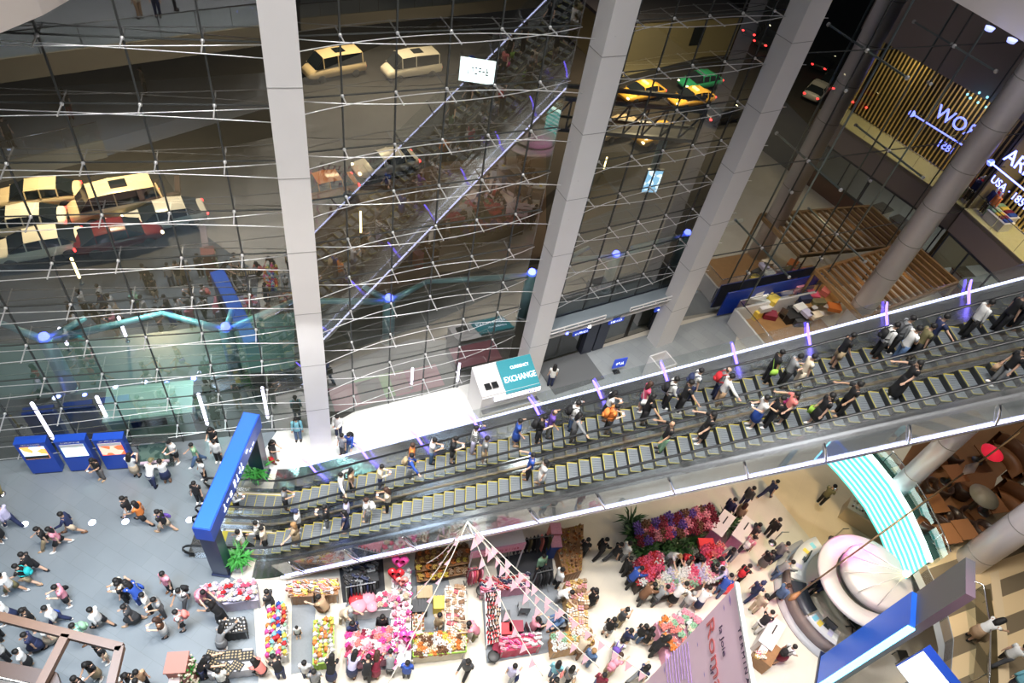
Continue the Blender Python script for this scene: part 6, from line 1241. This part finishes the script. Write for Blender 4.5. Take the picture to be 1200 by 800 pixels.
goods_on('jar', ['white', 'rose', 'brown', 'cream'], [tuple((at(1006, 612)+Matrix.Rotation(R(-28), 3, 'Z') @ Vector(v))[:2]) for v in ((-.85, -.3, 0), (.85, -.3, 0), (.85, .2, 0), (-.85, .2, 0))], .99, 20, 2, 'trinkets on the beige cart', 'trinket jar on the beige vending cart', 'trinket_jar', 101, .9)
for px, lb in (((905, 636), 'metal stanchion with an easel arm on the beige floor'), ((975, 632), 'metal stanchion left of the round canopy')):
    q = thing('stanchion', lb, 'stanchion', at(*px)); MB().lathe([(0, 0), (.2, 0), (.19, .04), (0, .05)], n=16).build('base', STEEL, q); MB().beam((0, 0, .04), (0, 0, 1.1), .04, .04).build('post', STEEL, q); MB().beam((0, 0, 1.1), (.5, .3, .75), .03, .03).build('arm', DSTEEL, q)
# ------------------------------------------------------------------ blue portal at the lower right
bd = Vector((math.cos(R(35)), math.sin(R(35)), 0)); bt_ = at(965, 771); t = wthing('sign_pylon', 'tall grey pylon with a blue sign face and glowing edge at the lower right', 'pylon', bt_)
pw1, pt1 = Vector((-.3, -.95, 0)).normalized(), Vector((.95, -.3, 0)).normalized(); pzr = math.atan2(pt1.y, pt1.x); pc = bt_+pw1*.68+pt1*.14
MB().box(pc+Vector((0, 0, 4.8)), (.30, 1.36, 9.6), pzr).build('body', mat('portal_grey', (.13, .14, .15), .4), t)
MB().box(pc-pt1*.24+pw1*.06+Vector((0, 0, 3.55)), (.18, 1.30, 6.7), pzr).build('sign_panel', mat('portal_blue', (.015, .11, .62), .3, 0, .25), t)
MB().box(pc-pt1*.22+pw1*.74+Vector((0, 0, 3.5)), (.24, .07, 6.6), pzr).build('light_strip', lamp('portal_strip', (.2, .7, 1.0), 4), t)
MB().box(pc+Vector((0, 0, .08)), (.7, 1.7, .16), pzr).build('base', NAVYP, t)
lb_ = at(1087, 790, 6.5); t = wthing('light_box', 'white glowing sign box with a blue rim at the bottom edge', 'sign', Vector((lb_.x, lb_.y, 0))); MB().box(lb_, (.35, 1.3, 1.6), R(35)).build('case', BLUEP, t); MB().box(lb_-bd*.19, (.03, 1.2, 1.5), R(35)).build('screen', lamp('white_screen', (.85, .95, 1), 2.2), t); MB().box(Vector((lb_.x, lb_.y, (lb_.z-.8)/2)), (.2, .2, lb_.z-.8), R(35)).build('stand', DSTEEL, t)
kp = at(975, 775, 1.5); t = thing('kiosk_screen', 'slim kiosk with a tilted screen at the foot of the blue pylon', 'kiosk', at(982, 790), R(35)); MB().box((0, 0, .55), (.3, .2, 1.1)).build('post', NAVYP, t); MB().box((0, -.1, 1.25), (.7, .1, .5), M=Matrix.Rotation(R(-35), 3, 'X')).build('screen', screen_mat('kiosk_screen', (.2, .3, .5), (.6, .65, .7), .8, 5), t)
for px, rz, lb in (((1020, 762), 40, 'dark seat seen through the opening beside the blue pylon'), ((1052, 772), 100, 'dark seat beside the white glowing sign box')): chair(px, R(rz), lb)
# banner
bz = 18.0; BV = Vert(at(863, 684, bz)[:2], -85); l0, _ = BV.hit(863, 684); _, zb = BV.hit(757, 800); zb -= 2.5
t = wthing('hanging_banner', 'huge pale pink hanging banner with a romantic title near the viewer', 'banner', BV.p(l0, zb)); PB = mat('banner_pink', (.95, .68, .80), .5, 0, 0, .18, .9)
side_ = BV.n if (CAM-BV.p(0, 0)).dot(BV.n) > 0 else -BV.n
MB().add([BV.p(l0, zb)+side_*d for d in (0, -.02)]+[BV.p(l0+4, zb)+side_*d for d in (0, -.02)]+[BV.p(l0+4, bz)+side_*d for d in (0, -.02)]+[BV.p(l0, bz)+side_*d for d in (0, -.02)], [(0, 2, 4, 6), (7, 5, 3, 1), (0, 6, 7, 1)]).build('sheet', PB, t)
MB().beam(BV.p(l0-.02, bz), BV.p(l0+4, bz), .06, .06).build('top_bar', WHITEP, t)
rt_ = BV.d; INK = mat('banner_ink', (.07, .03, .09), .6); RED_ = mat('banner_letter', (.62, .12, .12), .5)
def bt(x, y, body, size, m, sx=1.0):
    l, z = BV.hit(x, y); letter(body, size, m, BV.p(l, z)+side_*.015, rt_, (0, 0, 1), t, .006, 'LEFT', 'lettering', sx)
bt(867, 735, 'T E R M I N A L', .14, INK); bt(832, 725, 'Roma', .50, RED_); bt(845, 733, 'la Joie', .20, INK); bt(834, 778, 'of', .20, INK)
mk = MB(); rg = random.Random(8)
for x, y, s in ((856, 703, .10), (849, 712, .06), (818, 755, .05), (779, 785, .09), (826, 790, .05)):
    l, z = BV.hit(x, y); mk.add([BV.p(l-.2*s*5, z)+side_*.01, BV.p(l, z-.35*s)+side_*.01, BV.p(l+.2*s*5, z)+side_*.01, BV.p(l, z+.35*s)+side_*.01], [(0, 1, 2, 3)])
mk.build('petal_print', mat('petal_violet', (.36, .22, .55), .6), t)
ln = MB()
for k in range(9):
    x, y = 808-k*2.5+rg.random()*4, 756+k*3; l, z = BV.hit(806-k*3.2, 752+k*2); w_ = rg.uniform(.5, .9); ln.box(BV.p(l+w_/2, z)+side_*.01, (.008, w_, .02), math.atan2(rt_.y, rt_.x)-math.pi/2)
ln.build('small_print', mat('petal_violet', (.36, .22, .55)), t)
# ------------------------------------------------------------------ the street outside, and the mall behind the viewer that the glass mirrors
CARW = {}
def car(px, px2, col, label, kind='saloon car', van=False, lights=True, taxi=False):
    a, b = at(*px), at(*px2); d = b-a; rz = math.atan2(d.y, d.x); t = thing('van' if van else 'car', label, 'van' if van else 'car', Vector((a.x, a.y, -.02)), rz, 'traffic outside the glass'); m = mat('paint_'+col, {'white': (.85, .80, .70), 'cream': (.75, .60, .38), 'yellow': (.85, .50, .08), 'black': (.02, .02, .02), 'red': (.13, .012, .012), 'silver': (.5, .5, .5), 'green': (.03, .3, .15), 'orange': (.7, .25, .05)}[col], .25)
    L = 5.0 if van else 4.6; bd = MB(); pw_ = .5
    def hull(st, n=16):
        vs, fs = [], []
        for x, w, z0, z1 in st:
            for k in range(n):
                a = 2*math.pi*k/n; c_, s_ = math.cos(a), math.sin(a); vs.append((x, math.copysign(abs(c_)**pw_, c_)*w, (z0+z1)/2+math.copysign(abs(s_)**pw_, s_)*(z1-z0)/2))
        for q in range(len(st)-1):
            for k in range(n): fs.append((q*n+k, (q+1)*n+k, (q+1)*n+(k+1) % n, q*n+(k+1) % n))
        bd.add(vs, fs, 0, True); b0 = len(bd.v)-len(vs); bd.f += [tuple(b0+k for k in range(n)), tuple(b0+(len(st)-1)*n+k for k in reversed(range(n)))]; bd.m += [0, 0]; bd.sm += [True, True]
    if van: hull([(-L/2, .80, .42, 1.05), (-L/2+.08, .88, .28, 1.25), (-1, .90, .25, 1.28), (1.2, .90, .25, 1.25), (L/2-.35, .86, .28, 1.08), (L/2, .74, .40, .85)])
    else: hull([(-L/2, .68, .45, .82), (-L/2+.12, .82, .30, .95), (-1.4, .90, .24, 1.0), (0, .91, .22, .98), (1.2, .90, .24, .95), (L/2-.35, .84, .28, .84), (L/2, .66, .40, .66)])
    cs = ([(-L/2+.10, .84, 1.15, .80), (-L/2+.35, .86, 1.98, .74), (0, .86, 2.06, .76), (1.25, .86, 1.98, .72), (1.95, .84, 1.15, .80)] if van else [(-1.95, .80, .95, .76), (-1.15, .82, 1.38, .62), (-.3, .84, 1.47, .66), (.45, .83, 1.40, .62), (1.30, .80, .95, .76)])
    zb = 1.15 if van else .93; gl = MB(); rf = MB()
    for (xa, wa, za, ta), (xb, wb, z_b, tb) in zip(cs, cs[1:]):
        end = abs(za-z_b) > .3
        for s_ in (1, -1): gl.quad((xa, s_*wa, zb), (xb, s_*wb, zb), (xb, s_*tb, z_b-.04), (xa, s_*ta, za-.04))
        if end: gl.quad((xa, ta, za-.02), (xa, -ta, za-.02), (xb, -tb, z_b-.02), (xb, tb, z_b-.02))
        else: rf.add([(xa, ta+.03, za-.05), (xa, ta*.8, za+.01), (xa, -ta*.8, za+.01), (xa, -ta-.03, za-.05), (xb, tb+.03, z_b-.05), (xb, tb*.8, z_b+.01), (xb, -tb*.8, z_b+.01), (xb, -tb-.03, z_b-.05)], [(k, k+1, k+5, k+4) for k in range(3)], 0, True)
        for s_ in (1, -1):
            rf.beam((xb, s_*(wb+.01), zb), (xb, s_*(tb+.015), z_b-.03), .07, .05)
    bd.build('body', m, t); gl.build('window', mat('car_glass', (.015, .02, .025), .1), t); rf.build('roof', m, t)
    if van: MB().box((-.4, 0, 2.07), (.9, .8, .03)).build('roof_hatch', mat('car_glass', (.015, .02, .025), .1), t)
    for sx in (-1, 1):
        for sy in (-1, 1):
            w = MB(); w.lathe([(0, -.1), (.32, -.1), (.33, 0), (.32, .1), (0, .1)], n=16); me = w.mesh('wheel', RUBBER); M = Matrix.Rotation(R(90), 4, 'X'); M.translation = Vector((sx*L*.3, sy*.8, .32)); me.transform(M); link('wheel', me, t)
    h, k = MB(), MB(); [h.ball((L/2-.10, s*.60, .66), (.10, .16, .09), 0, 8, 5) for s in (1, -1)]; [k.ball((-L/2+.03, s*.66, .75), (.08, .16, .09), 0, 8, 5) for s in (1, -1)]
    h.build('headlamp', lamp('headlamp', (1, .82, .5), 9), t); k.build('tail_lamp', lamp('tail_lamp', (1, .03, .03), 9), t)
    if taxi: MB().box((-.1, 0, 1.5), (.25, .7, .14)).build('roof_sign', lamp('taxi_sign', (1, .7, .2), 4), t)
car((28, 270), (-5, 274), 'white', 'white saloon at the left edge outside the glass, upper of two'); car((48, 297), (10, 304), 'white', 'white saloon outside the glass, lower of the two at the left edge'); car((140, 250), (100, 258), 'cream', 'cream van with a roof hatch outside the first bay', van=True); car((196, 262), (170, 267), 'silver', 'silver car to the right of the cream van')
car((142, 285), (170, 279), 'red', 'red car outside the first bay with tail lamps lit'); car((48, 238), (18, 241), 'cream', 'cream car behind the two white saloons')
car((392, 88), (360, 94), 'cream', 'cream van just right of the first column, outside', van=True); car((482, 88), (455, 92), 'white', 'white van in the middle of the second bay, outside', van=True); car((452, 200), (424, 206), 'white', 'white car outside, low in the second bay'); car((378, 228), (353, 233), 'orange', 'orange car outside beside the first column')
car((750, 115), (722, 121), 'yellow', 'yellow taxi outside the third bay, left of two', taxi=True); car((808, 122), (780, 127), 'yellow', 'long yellow taxi outside the third bay, right of two', taxi=True); car((722, 158), (700, 164), 'cream', 'cream car outside beside the second column'); car((768, 165), (746, 171), 'yellow', 'yellow car half hidden below the left taxi'); car((845, 140), (872, 134), 'black', 'dark car right of the taxis'); car((818, 102), (795, 106), 'green', 'green car beyond the right taxi')
car((884, 40), (900, 30), 'black', 'dark car far out with red lamps, beyond the third bay'); car((897, 52), (912, 42), 'black', 'second dark car far out with red lamps'); car((962, 78), (972, 66), 'black', 'dark car seen through the side glass, upper'); car((972, 100), (982, 88), 'black', 'dark car seen through the side glass, lower'); car((1010, 122), (1018, 112), 'red', 'red car seen through the side glass'); car((955, 112), (965, 102), 'silver', 'silver car seen through the side glass')
STE = mat('teal_steel', (.25, .42, .45), .4, .3); TCAN = glassmat('canopy_glass', (.45, .62, .60), .12, .4)
brs = [(0, 382), (55, 395), (190, 367), (265, 384), (345, 352)]
def tree_post(px_top, px_base, lb, arms):
    b = at(*px_base); r = ray(*px_top); k = (b.x*r.x+b.y*r.y)/(r.x**2+r.y**2); zt_ = CAMH+k*r.z; top = Vector((b.x, b.y, zt_)); t = wthing('canopy_post', lb, 'post', b)
    MB().tube([b, top], .32, 14).build('shaft', STE, t); MB().lathe([(.4, 0), (.42, .1), (.3, .12)], b, 16).build('foot_ring', DSTEEL, t)
    for ax, ay in arms: MB().tube([top-Vector((0, 0, .2)), at(ax, ay, zt_+.4)], [.2, .12], 8).build('arm', STE, t)
    l = MB().lathe([(0, 0), (.22, 0), (.18, .16), (0, .18)], n=14).build('blue_lamp', BLAMP); l.location = top+Vector((0, 0, .05)); tag(l, 'blue lamp atop the '+lb, 'lamp'); return zt_
zc = tree_post((55, 395), (83, 455), 'teal steel canopy post, leftmost outside the glass', [(0, 378), (190, 367), (100, 372)])
tree_post((265, 384), (277, 438), 'teal steel canopy post outside, left of the first column', [(190, 367), (345, 352), (272, 362)]); tree_post((448, 350), (455, 400), 'teal steel canopy post outside the second bay', [(345, 352), (500, 330), (425, 335)]); tree_post((614, 318), (612, 370), 'teal steel canopy post hidden by the second column', [(500, 330), (690, 290)])
tree_post((714, 296), (708, 340), 'teal steel canopy post outside the third bay', [(640, 305), (790, 280)]); tree_post((799, 271), (790, 310), 'teal steel canopy post outside near the third column', [(870, 258), (740, 290)])
cl_ = [(-34, -8), (30, -8), (34, 30), (24, 40), (9.5, 31), (-34, 17)]
flat('ceiling', cl_, 41.2, 41.5, mat('ceiling_white', (.75, .75, .75), .8))
flat('forecourt', [tuple(at(*p)[:2]) for p in ((-80, 405), (60, 402), (200, 388), (345, 366), (345, 440), (200, 465), (60, 475), (-80, 480))], -.01, .02, mat('teal_paving', (.10, .17, .165), .3, 0, 0, .3, .6))
flat('kerb', [tuple(at(*p)[:2]) for p in ((-80, 474), (60, 467), (200, 452), (345, 432), (345, 444), (200, 466), (60, 484), (-80, 492))], -.01, .10, mat('dark_kerb', (.02, .03, .03), .5))
for px in ((69, 466), (100, 464), (166, 455), (196, 450), (227, 444)): q = MB().lathe([(0, .12), (.1, .12), (.13, 0)], at(*px), 12).build('kerb_lamp', lamp('blue_small', (.15, .18, 1.0), 14)); tag(q, 'small blue lamp along the kerb outside the first bay', 'lamp', 'blue kerb lamps')
def lit_tube(px, z0, z1, lb, warm=False):
    p = at(*px); t = wthing('light_tube', lb, 'light tube', p); MB().beam(p+Vector((0, 0, z0)), p+Vector((0, 0, z1)), .10, .10).build('tube', lamp('tube_warm' if warm else 'tube_pinkish', (1.0, .75, .35) if warm else (.85, .75, 1.0), 7), t); MB().lathe([(0, 0), (.12, 0), (.1, .06), (0, .07)], p, 12).build('foot', DSTEEL, t); MB().beam(p, p+Vector((0, 0, z0)), .04, .04).build('stem', DSTEEL, t)
for px, h, lb, w in (((66, 520), 2.6, 'upright light tube outside behind the leftmost totem', 0), ((136, 512), 2.6, 'upright light tube outside behind the third totem', 0), ((245, 503), 2.3, 'upright light tube outside left of the blue gate', 0), ((315, 495), 2.3, 'upright light tube outside left of the first column\'s foot', 0), ((96, 332), 1.4, 'warm light tube outside, below the white saloons', 1), ((150, 400), 1.4, 'short light tube outside between the canopy posts', 0), ((82, 410), 1.2, 'short light tube outside beside the leftmost canopy post', 0), ((423, 278), 1.6, 'warm light tube outside low in the second bay', 1), ((482, 455), 1.2, 'short light tube outside low in the second bay, left', 0), ((535, 452), 1.4, 'short light tube outside low in the second bay, right', 0), ((706, 203), 1.0, 'warm light tube outside the third bay', 1)): lit_tube(px, .4, .4+h, lb, w)
t = thing('glass_shelter', 'pale green shelter with a slatted front outside, above the map stand', 'shelter', at(183, 512), R(24)); MB().box((0, 0, .75), (3.4, .1, 1.4)).build('front_panel', mat('pale_green_panel', (.30, .42, .36), .4, 0, .05), t); MB().box((0, .9, 1.55), (3.6, 1.9, .1)).build('roof', mat('pale_green_panel', (.30, .42, .36)), t); MB().box((0, -.1, 1.25), (1.4, .1, .4)).build('name_board', RUBBER, t)
for x in (-1.7, 1.7): MB().beam((x, .8, 0), (x, .8, 1.5), .1, .1).build('post', STE, t)
for i, (px, c) in enumerate((((425, 480), 'rose'), ((455, 470), 'green'), ((495, 462), 'rose'), ((540, 438), 'white'), ((565, 430), 'rose'))):
    if c == 'white': continue
    a = at(*px); q = MB().box((0, 0, .02), (2.6, 1.5, .04)).build('reflection_mat', mat('mat_'+c, {'rose': (.35, .10, .14), 'green': (.25, .36, .14)}[c], .8)); q.location = a+BAY2.n*1.0; q.rotation_euler.z = R(32); tag(q, ['dull red mat outside, leftmost at the second bay\'s foot', 'green mat outside between the red mats', 'dull red mat outside in the middle of the second bay', '', 'dull red mat outside nearest the exchange booth'][i], 'mat')  # mats added outside in place of pink and green reflections in the glass
# steel footbridge outside the third bay
zb_ = 5.0; t = wthing('footbridge', 'grey steel truss footbridge outside between the second and third bays', 'bridge', at(700, 175, 0))
A_, B_2 = at(640, 150, zb_), at(815, 165, zb_); f = MB()
for z in (0, 2.2):
    for off in (0, 1.8): f.beam(A_+Vector((0, off, z)), B_2+Vector((0, off, z)), .22, .25)
for k in range(9):
    p = A_.lerp(B_2, k/8)
    f.beam(p, p+Vector((0, 0, 2.2)), .12, .12)
    if k < 8: f.beam(p, A_.lerp(B_2, (k+1)/8)+Vector((0, 0, 2.2)), .1, .1)
f.build('truss', mat('bridge_steel', (.26, .27, .26), .4, .4), t); MB().add([A_, B_2, B_2+Vector((0, 1.8, 0)), A_+Vector((0, 1.8, 0))], [(0, 1, 2, 3)]).build('deck', mat('bridge_deck', (.2, .21, .2), .5), t)
for k in range(2): p = A_.lerp(B_2, .2+.6*k); MB().tube([(p.x, p.y+.9, 0), (p.x, p.y+.9, zb_)], .3, 12).build('pier', STE, t)
lbp = at(758, 224, 1.5); t = thing('light_box', 'tilted white lit panel outside, left of the third column', 'sign', at(757, 232), R(20)); MB().box((0, 0, 1.5), (1.3, .2, 2.0)).box((0, 0, .26), (.12, .12, .52)).build('case', DSTEEL, t); MB().box((0, -.11, 1.5), (1.15, .02, 1.8)).build('screen', screen_mat('lit_panel', (.75, .85, 1), (.2, .4, .6), 2.4, 2.5), t)
t = thing('light_box', 'small white lit panel outside beside the third column', 'sign', at(842, 212), R(20)); MB().box((0, 0, 1.5), (.9, .2, 1.6)).box((0, 0, .36), (.12, .12, .72)).build('case', DSTEEL, t); MB().box((0, -.11, 1.5), (.8, .02, 1.4)).build('screen', screen_mat('lit_panel2', (.9, .9, .85), (.8, .4, .3), 1.6, 2.5), t)
flat('plaza', [tuple(at(*p)[:2]) for p in ((360, 240), (520, 190), (640, 180), (640, 300), (360, 360))], -.015, .01, mat('plaza_warm', (.08, .05, .03), .5, 0, 0, .4, .5)); flat('plaza', [tuple(at(*p)[:2]) for p in ((700, 60), (860, 28), (850, 60), (690, 100))], -.015, .02, mat('wall_olive', (.20, .18, .11), .6))
t = thing('low_building', 'low flat roofed olive building outside the third bay', 'building', at(780, 70), R(34)); MB().box((0, 3, 2), (16, 6, 4)).build('wall', mat('wall_olive', (.20, .18, .11)), t); MB().box((0, 3, 4.1), (16.6, 6.6, .3)).build('roof', mat('roof_slate', (.07, .07, .09), .6), t); MB().box((3, -.02, 2.2), (1.4, .1, 1.8)).build('window', mat('car_glass', (.015, .02, .025)), t)
OUTP = [(640, 195, 'beside the third bay\'s low planting'), (655, 190, 'walking under the footbridge')]
# mall floors behind the viewer, mirrored in the glass
MIR1, MIR2 = BAY1.mirror(), BAY2.mirror()
def vpoly(px, z, MM): return [tuple((MM @ at(x, y, z))[:2]) for x, y in px]
FASC = mat('gallery_fascia', (.50, .42, .28), .5); GFL = mat('gallery_tile', (.34, .36, .38), .35)
def vgallery(px, z, MM, seed, lbl):
    poly = vpoly(px, z, MM); flat('gallery_floor', poly, z-.9, z, GFL)
    a, b = Vector((*poly[0], 0)), Vector((*poly[1], 0)); f = MB(); f.beam(a+Vector((0, 0, z-.45)), b+Vector((0, 0, z-.45)), .12, 1.0); struct(f.build('fascia_wall', FASC)); balustrade([a, b], z, lbl, 1.1, 1.6)
vgallery([(-60, 78), (312, 30), (312, -70), (-60, -70)], 12.0, MIR1, 1, 'glass balustrade on the upper opposite gallery, mirrored in the first bay')
vgallery([(-60, 205), (120, 165), (312, 110), (312, 85), (-60, 110)], 6.0, MIR1, 2, 'glass balustrade on the lower opposite gallery, mirrored in the first bay')
vgallery([(352, 22), (700, -10), (700, -60), (352, -60)], 4.0, MIR2, 3, 'glass balustrade on the opposite gallery mirrored in the second bay')
def vperson(px, z, MM, ln):
    w = MM @ at(*px, z); J = joints('stand'); f = [q.strip() for q in ln.split('|')]; tc, tk = f[0].rsplit(' ', 1); bc, bk = f[1].rsplit(' ', 1)
    t = thing('person', f'person in {f[0]} and {f[1]} {f[2]}', 'person', w, random.random()*6, 'shoppers across the atrium')
    colored('body', cached(('b', 'stand'), lambda: body_mesh(POSES['stand'], J)), SKIN[0], t); colored(tk, cached(('t', 'stand', 'tee'), lambda: top_mesh(J, 'tee')), cloth(tc), t); colored(bk, cached(('o', 'stand', 'trousers'), lambda: bottom_mesh(J, 'trousers')), cloth(bc), t); colored('hair', cached(('h', 'stand', 'short'), lambda: hair_mesh(J, 'short')), mat('hair_black', (.008, .007, .007)), t)
    for k in 'LR': colored('shoe', cached(('s', 'stand', k), lambda k=k: shoe_mesh(J, k)), cloth('black'), t)
for px, z, ln in (((165, 22), 12, 'cream tee | tan trousers | mirrored atop the first bay, left of three'), ((186, 20), 12, 'navy tee | navy trousers | mirrored atop the first bay, middle of three'), ((206, 12), 12, 'black tee | black trousers | mirrored atop the first bay, right of three'), ((84, 140), 6, 'black tee | maroon trousers | mirrored alone mid first bay'), ((172, 112), 6, 'tan tee | black trousers | mirrored near the far escalator in the first bay'), ((15, 172), 6, 'charcoal tee | black trousers | mirrored at the left edge of the first bay')): vperson(px, z, MIR1, ln)
def vlight(px, z, MM, size, m, name, label):
    w = MM @ at(*px, z); o = MB().box((0, 0, 0), size).build(name, m); o.location = w; tag(o, label, 'sign'); return o
t = thing('mirrored_signboard', 'white lit signboard with dark strokes high in the second bay, outside', 'sign', at(557, 112), R(8)); MB().box((0, 0, 2.2), (3.2, .25, 2.2)).build('case', DSTEEL, t); MB().box((0, -.14, 2.2), (3.0, .03, 2.0)).build('screen', lamp('white_screen', (.85, .95, 1), 2.2), t); MB().beam((0, 0, 0), (0, 0, 1.1), .2, .2).build('post', DSTEEL, t)  # added outside in place of a lit sign mirrored in the glass
me = marks(6, 1.8, .6, 6); M = Matrix.Rotation(R(90), 4, 'X'); M.translation = Vector((0, -.17, 2.2)); me.transform(M); me.materials.append(NAVYP); link('lettering', me, t)
# lamps of the house and added fill lights -----------------------------------------------------------
def area(name, loc, size, power, col=(1, 1, 1), tgt=None, spread=160, shape='DISK'):
    l = bpy.data.lights.new(name, 'AREA'); l.energy = power; l.color = col; l.size = size; l.shape = shape; l.spread = R(spread); o = bpy.data.objects.new(name, l); COL.objects.link(o); o.location = loc
    d = (Vector(tgt) if tgt else Vector((loc[0], loc[1], 0)))-Vector(loc); o.rotation_euler = d.to_track_quat('-Z', 'Y').to_euler(); return o
K = 0.105
for x, y, p in ((-14, 6, 1), (-8, 11, 1), (-2, 14, 1.05), (4, 13.5, .8), (-6, 3, 1), (2, 6, 1.08), (8, 10, 1.0), (14, 12, .5), (10, 17, .25), (19.5, 28, .55)):
    area('atrium_downlight', (x, y, 38), 1.6, 9000*K*p, (1, .97, .93), spread=75)
area('atrium_fill', (-2, 0, 40), 10, 9000*K, (.95, .97, 1), (-2, 12, 0), 120, 'SQUARE')  # wide unseen light added overhead for soft fill
area('walkway_light', (-3.5, 18, 9.5), 1.0, 1100*K, (1, 1, 1), (-3.5, 17.5, 0), 130); area('walkway_light', (-7, 15.5, 9.5), 1.0, 600*K, (1, 1, 1), (-7.5, 15, 0), 130)
area('shop_light', gp_(4, CE-.2, 1.2), 2.0, 1900*K, (1, .85, .45)); area('shop_light', gp_(9, CE-.2, 1.2), 2.0, 1600*K, (1, .85, .45)); area('store_light', gp_(3.5, 4.9, 2.6), 2.0, 700*K, (.95, 1, .98)); area('canopy_spot', pA+pw*1.8+pd*pl*.3+Vector((0, 0, 3.5)), .8, 420*K, (1, .72, .42))
area('kiosk_light', k0+dK*1.6+bk*2.5+Vector((0, 0, 5.5)), .8, 700*K, (1, .88, .7)); area('beige_floor_fill', (14.4, 14.7, 11.0), .8, 3200*K, (1, .80, .48), (13.3, 17.6, 0), 110); area('exit_light', BAY3.p(5, 3.2, -2.2), 1.2, 160*K, (.85, .95, 1))  # the one over the beige floor is an unseen lamp added to brighten it
pk = bpy.data.lights.new('pink_spot', 'SPOT'); pk.energy = 42000*K; pk.color = (1, .18, .5); pk.spot_size = R(28); pk.spot_blend = .8; pk.shadow_soft_size = .5; o = bpy.data.objects.new('pink_spot', pk); COL.objects.link(o); o.location = (16, 7, 17); o.rotation_euler = (at(872, 668)-Vector((16, 7, 17))).to_track_quat('-Z', 'Y').to_euler()
pk2 = bpy.data.lights.new('pink_spot', 'SPOT'); pk2.energy = 42000*K; pk2.color = (1, .12, .6); pk2.spot_size = R(22); pk2.spot_blend = .9; pk2.shadow_soft_size = .3; o = bpy.data.objects.new('pink_spot', pk2); COL.objects.link(o); o.location = (14, 17.5, 9); o.rotation_euler = (at(1000, 645, 3.4)-Vector((14, 17.5, 9))).to_track_quat('-Z', 'Y').to_euler()
area('lounge_light', at(1110, 580, LV1)+Vector((1, 0, 4)), 2.0, 110*K, (1, .72, .40)); area('lounge_light', at(1175, 720, LV1)+Vector((0, 0, 5)), 2.5, 150*K, (1, .82, .55))
area('gallery_light', MIR1 @ at(130, 130, 10.5), 3.0, 8000*K, (.6, .78, 1)); area('gallery_light', MIR1 @ at(150, -20, 17), 3.0, 5200*K, (1, .9, .75)); area('gallery_light', MIR2 @ at(520, -30, 9), 3.0, 4000*K, (1, .9, .75))
for x, y, p in ((-26, 32, 1.9), (-17, 51, 1), (-6, 48, .35), (7, 57, 1.6), (20, 60, .6)):
    area('street_lamp', (x, y, 11), .8, 2600*.75*p, (1, .74, .45), spread=150)
area('forecourt_lamp', (-16, 20.5, 6), 1.0, 500*.8, (.5, .95, .92))
W = bpy.data.worlds.new('night'); SC.world = W; W.use_nodes = True; W.node_tree.nodes['Background'].inputs[0].default_value = (.020, .022, .026, 1); W.node_tree.nodes['Background'].inputs[1].default_value = 1.0
SC.view_settings.view_transform = 'Standard'; SC.view_settings.look = 'None'; SC.view_settings.gamma = 1; SC.view_settings.exposure = 0.0; SC.view_settings.use_curve_mapping = False
cy_ = SC.cycles; cy_.use_denoising = True; cy_.max_bounces = 10; cy_.transparent_max_bounces = 16; cy_.glossy_bounces = 5; cy_.diffuse_bounces = 3; cy_.caustics_reflective = False; cy_.caustics_refractive = False; cy_.sample_clamp_indirect = 4.0
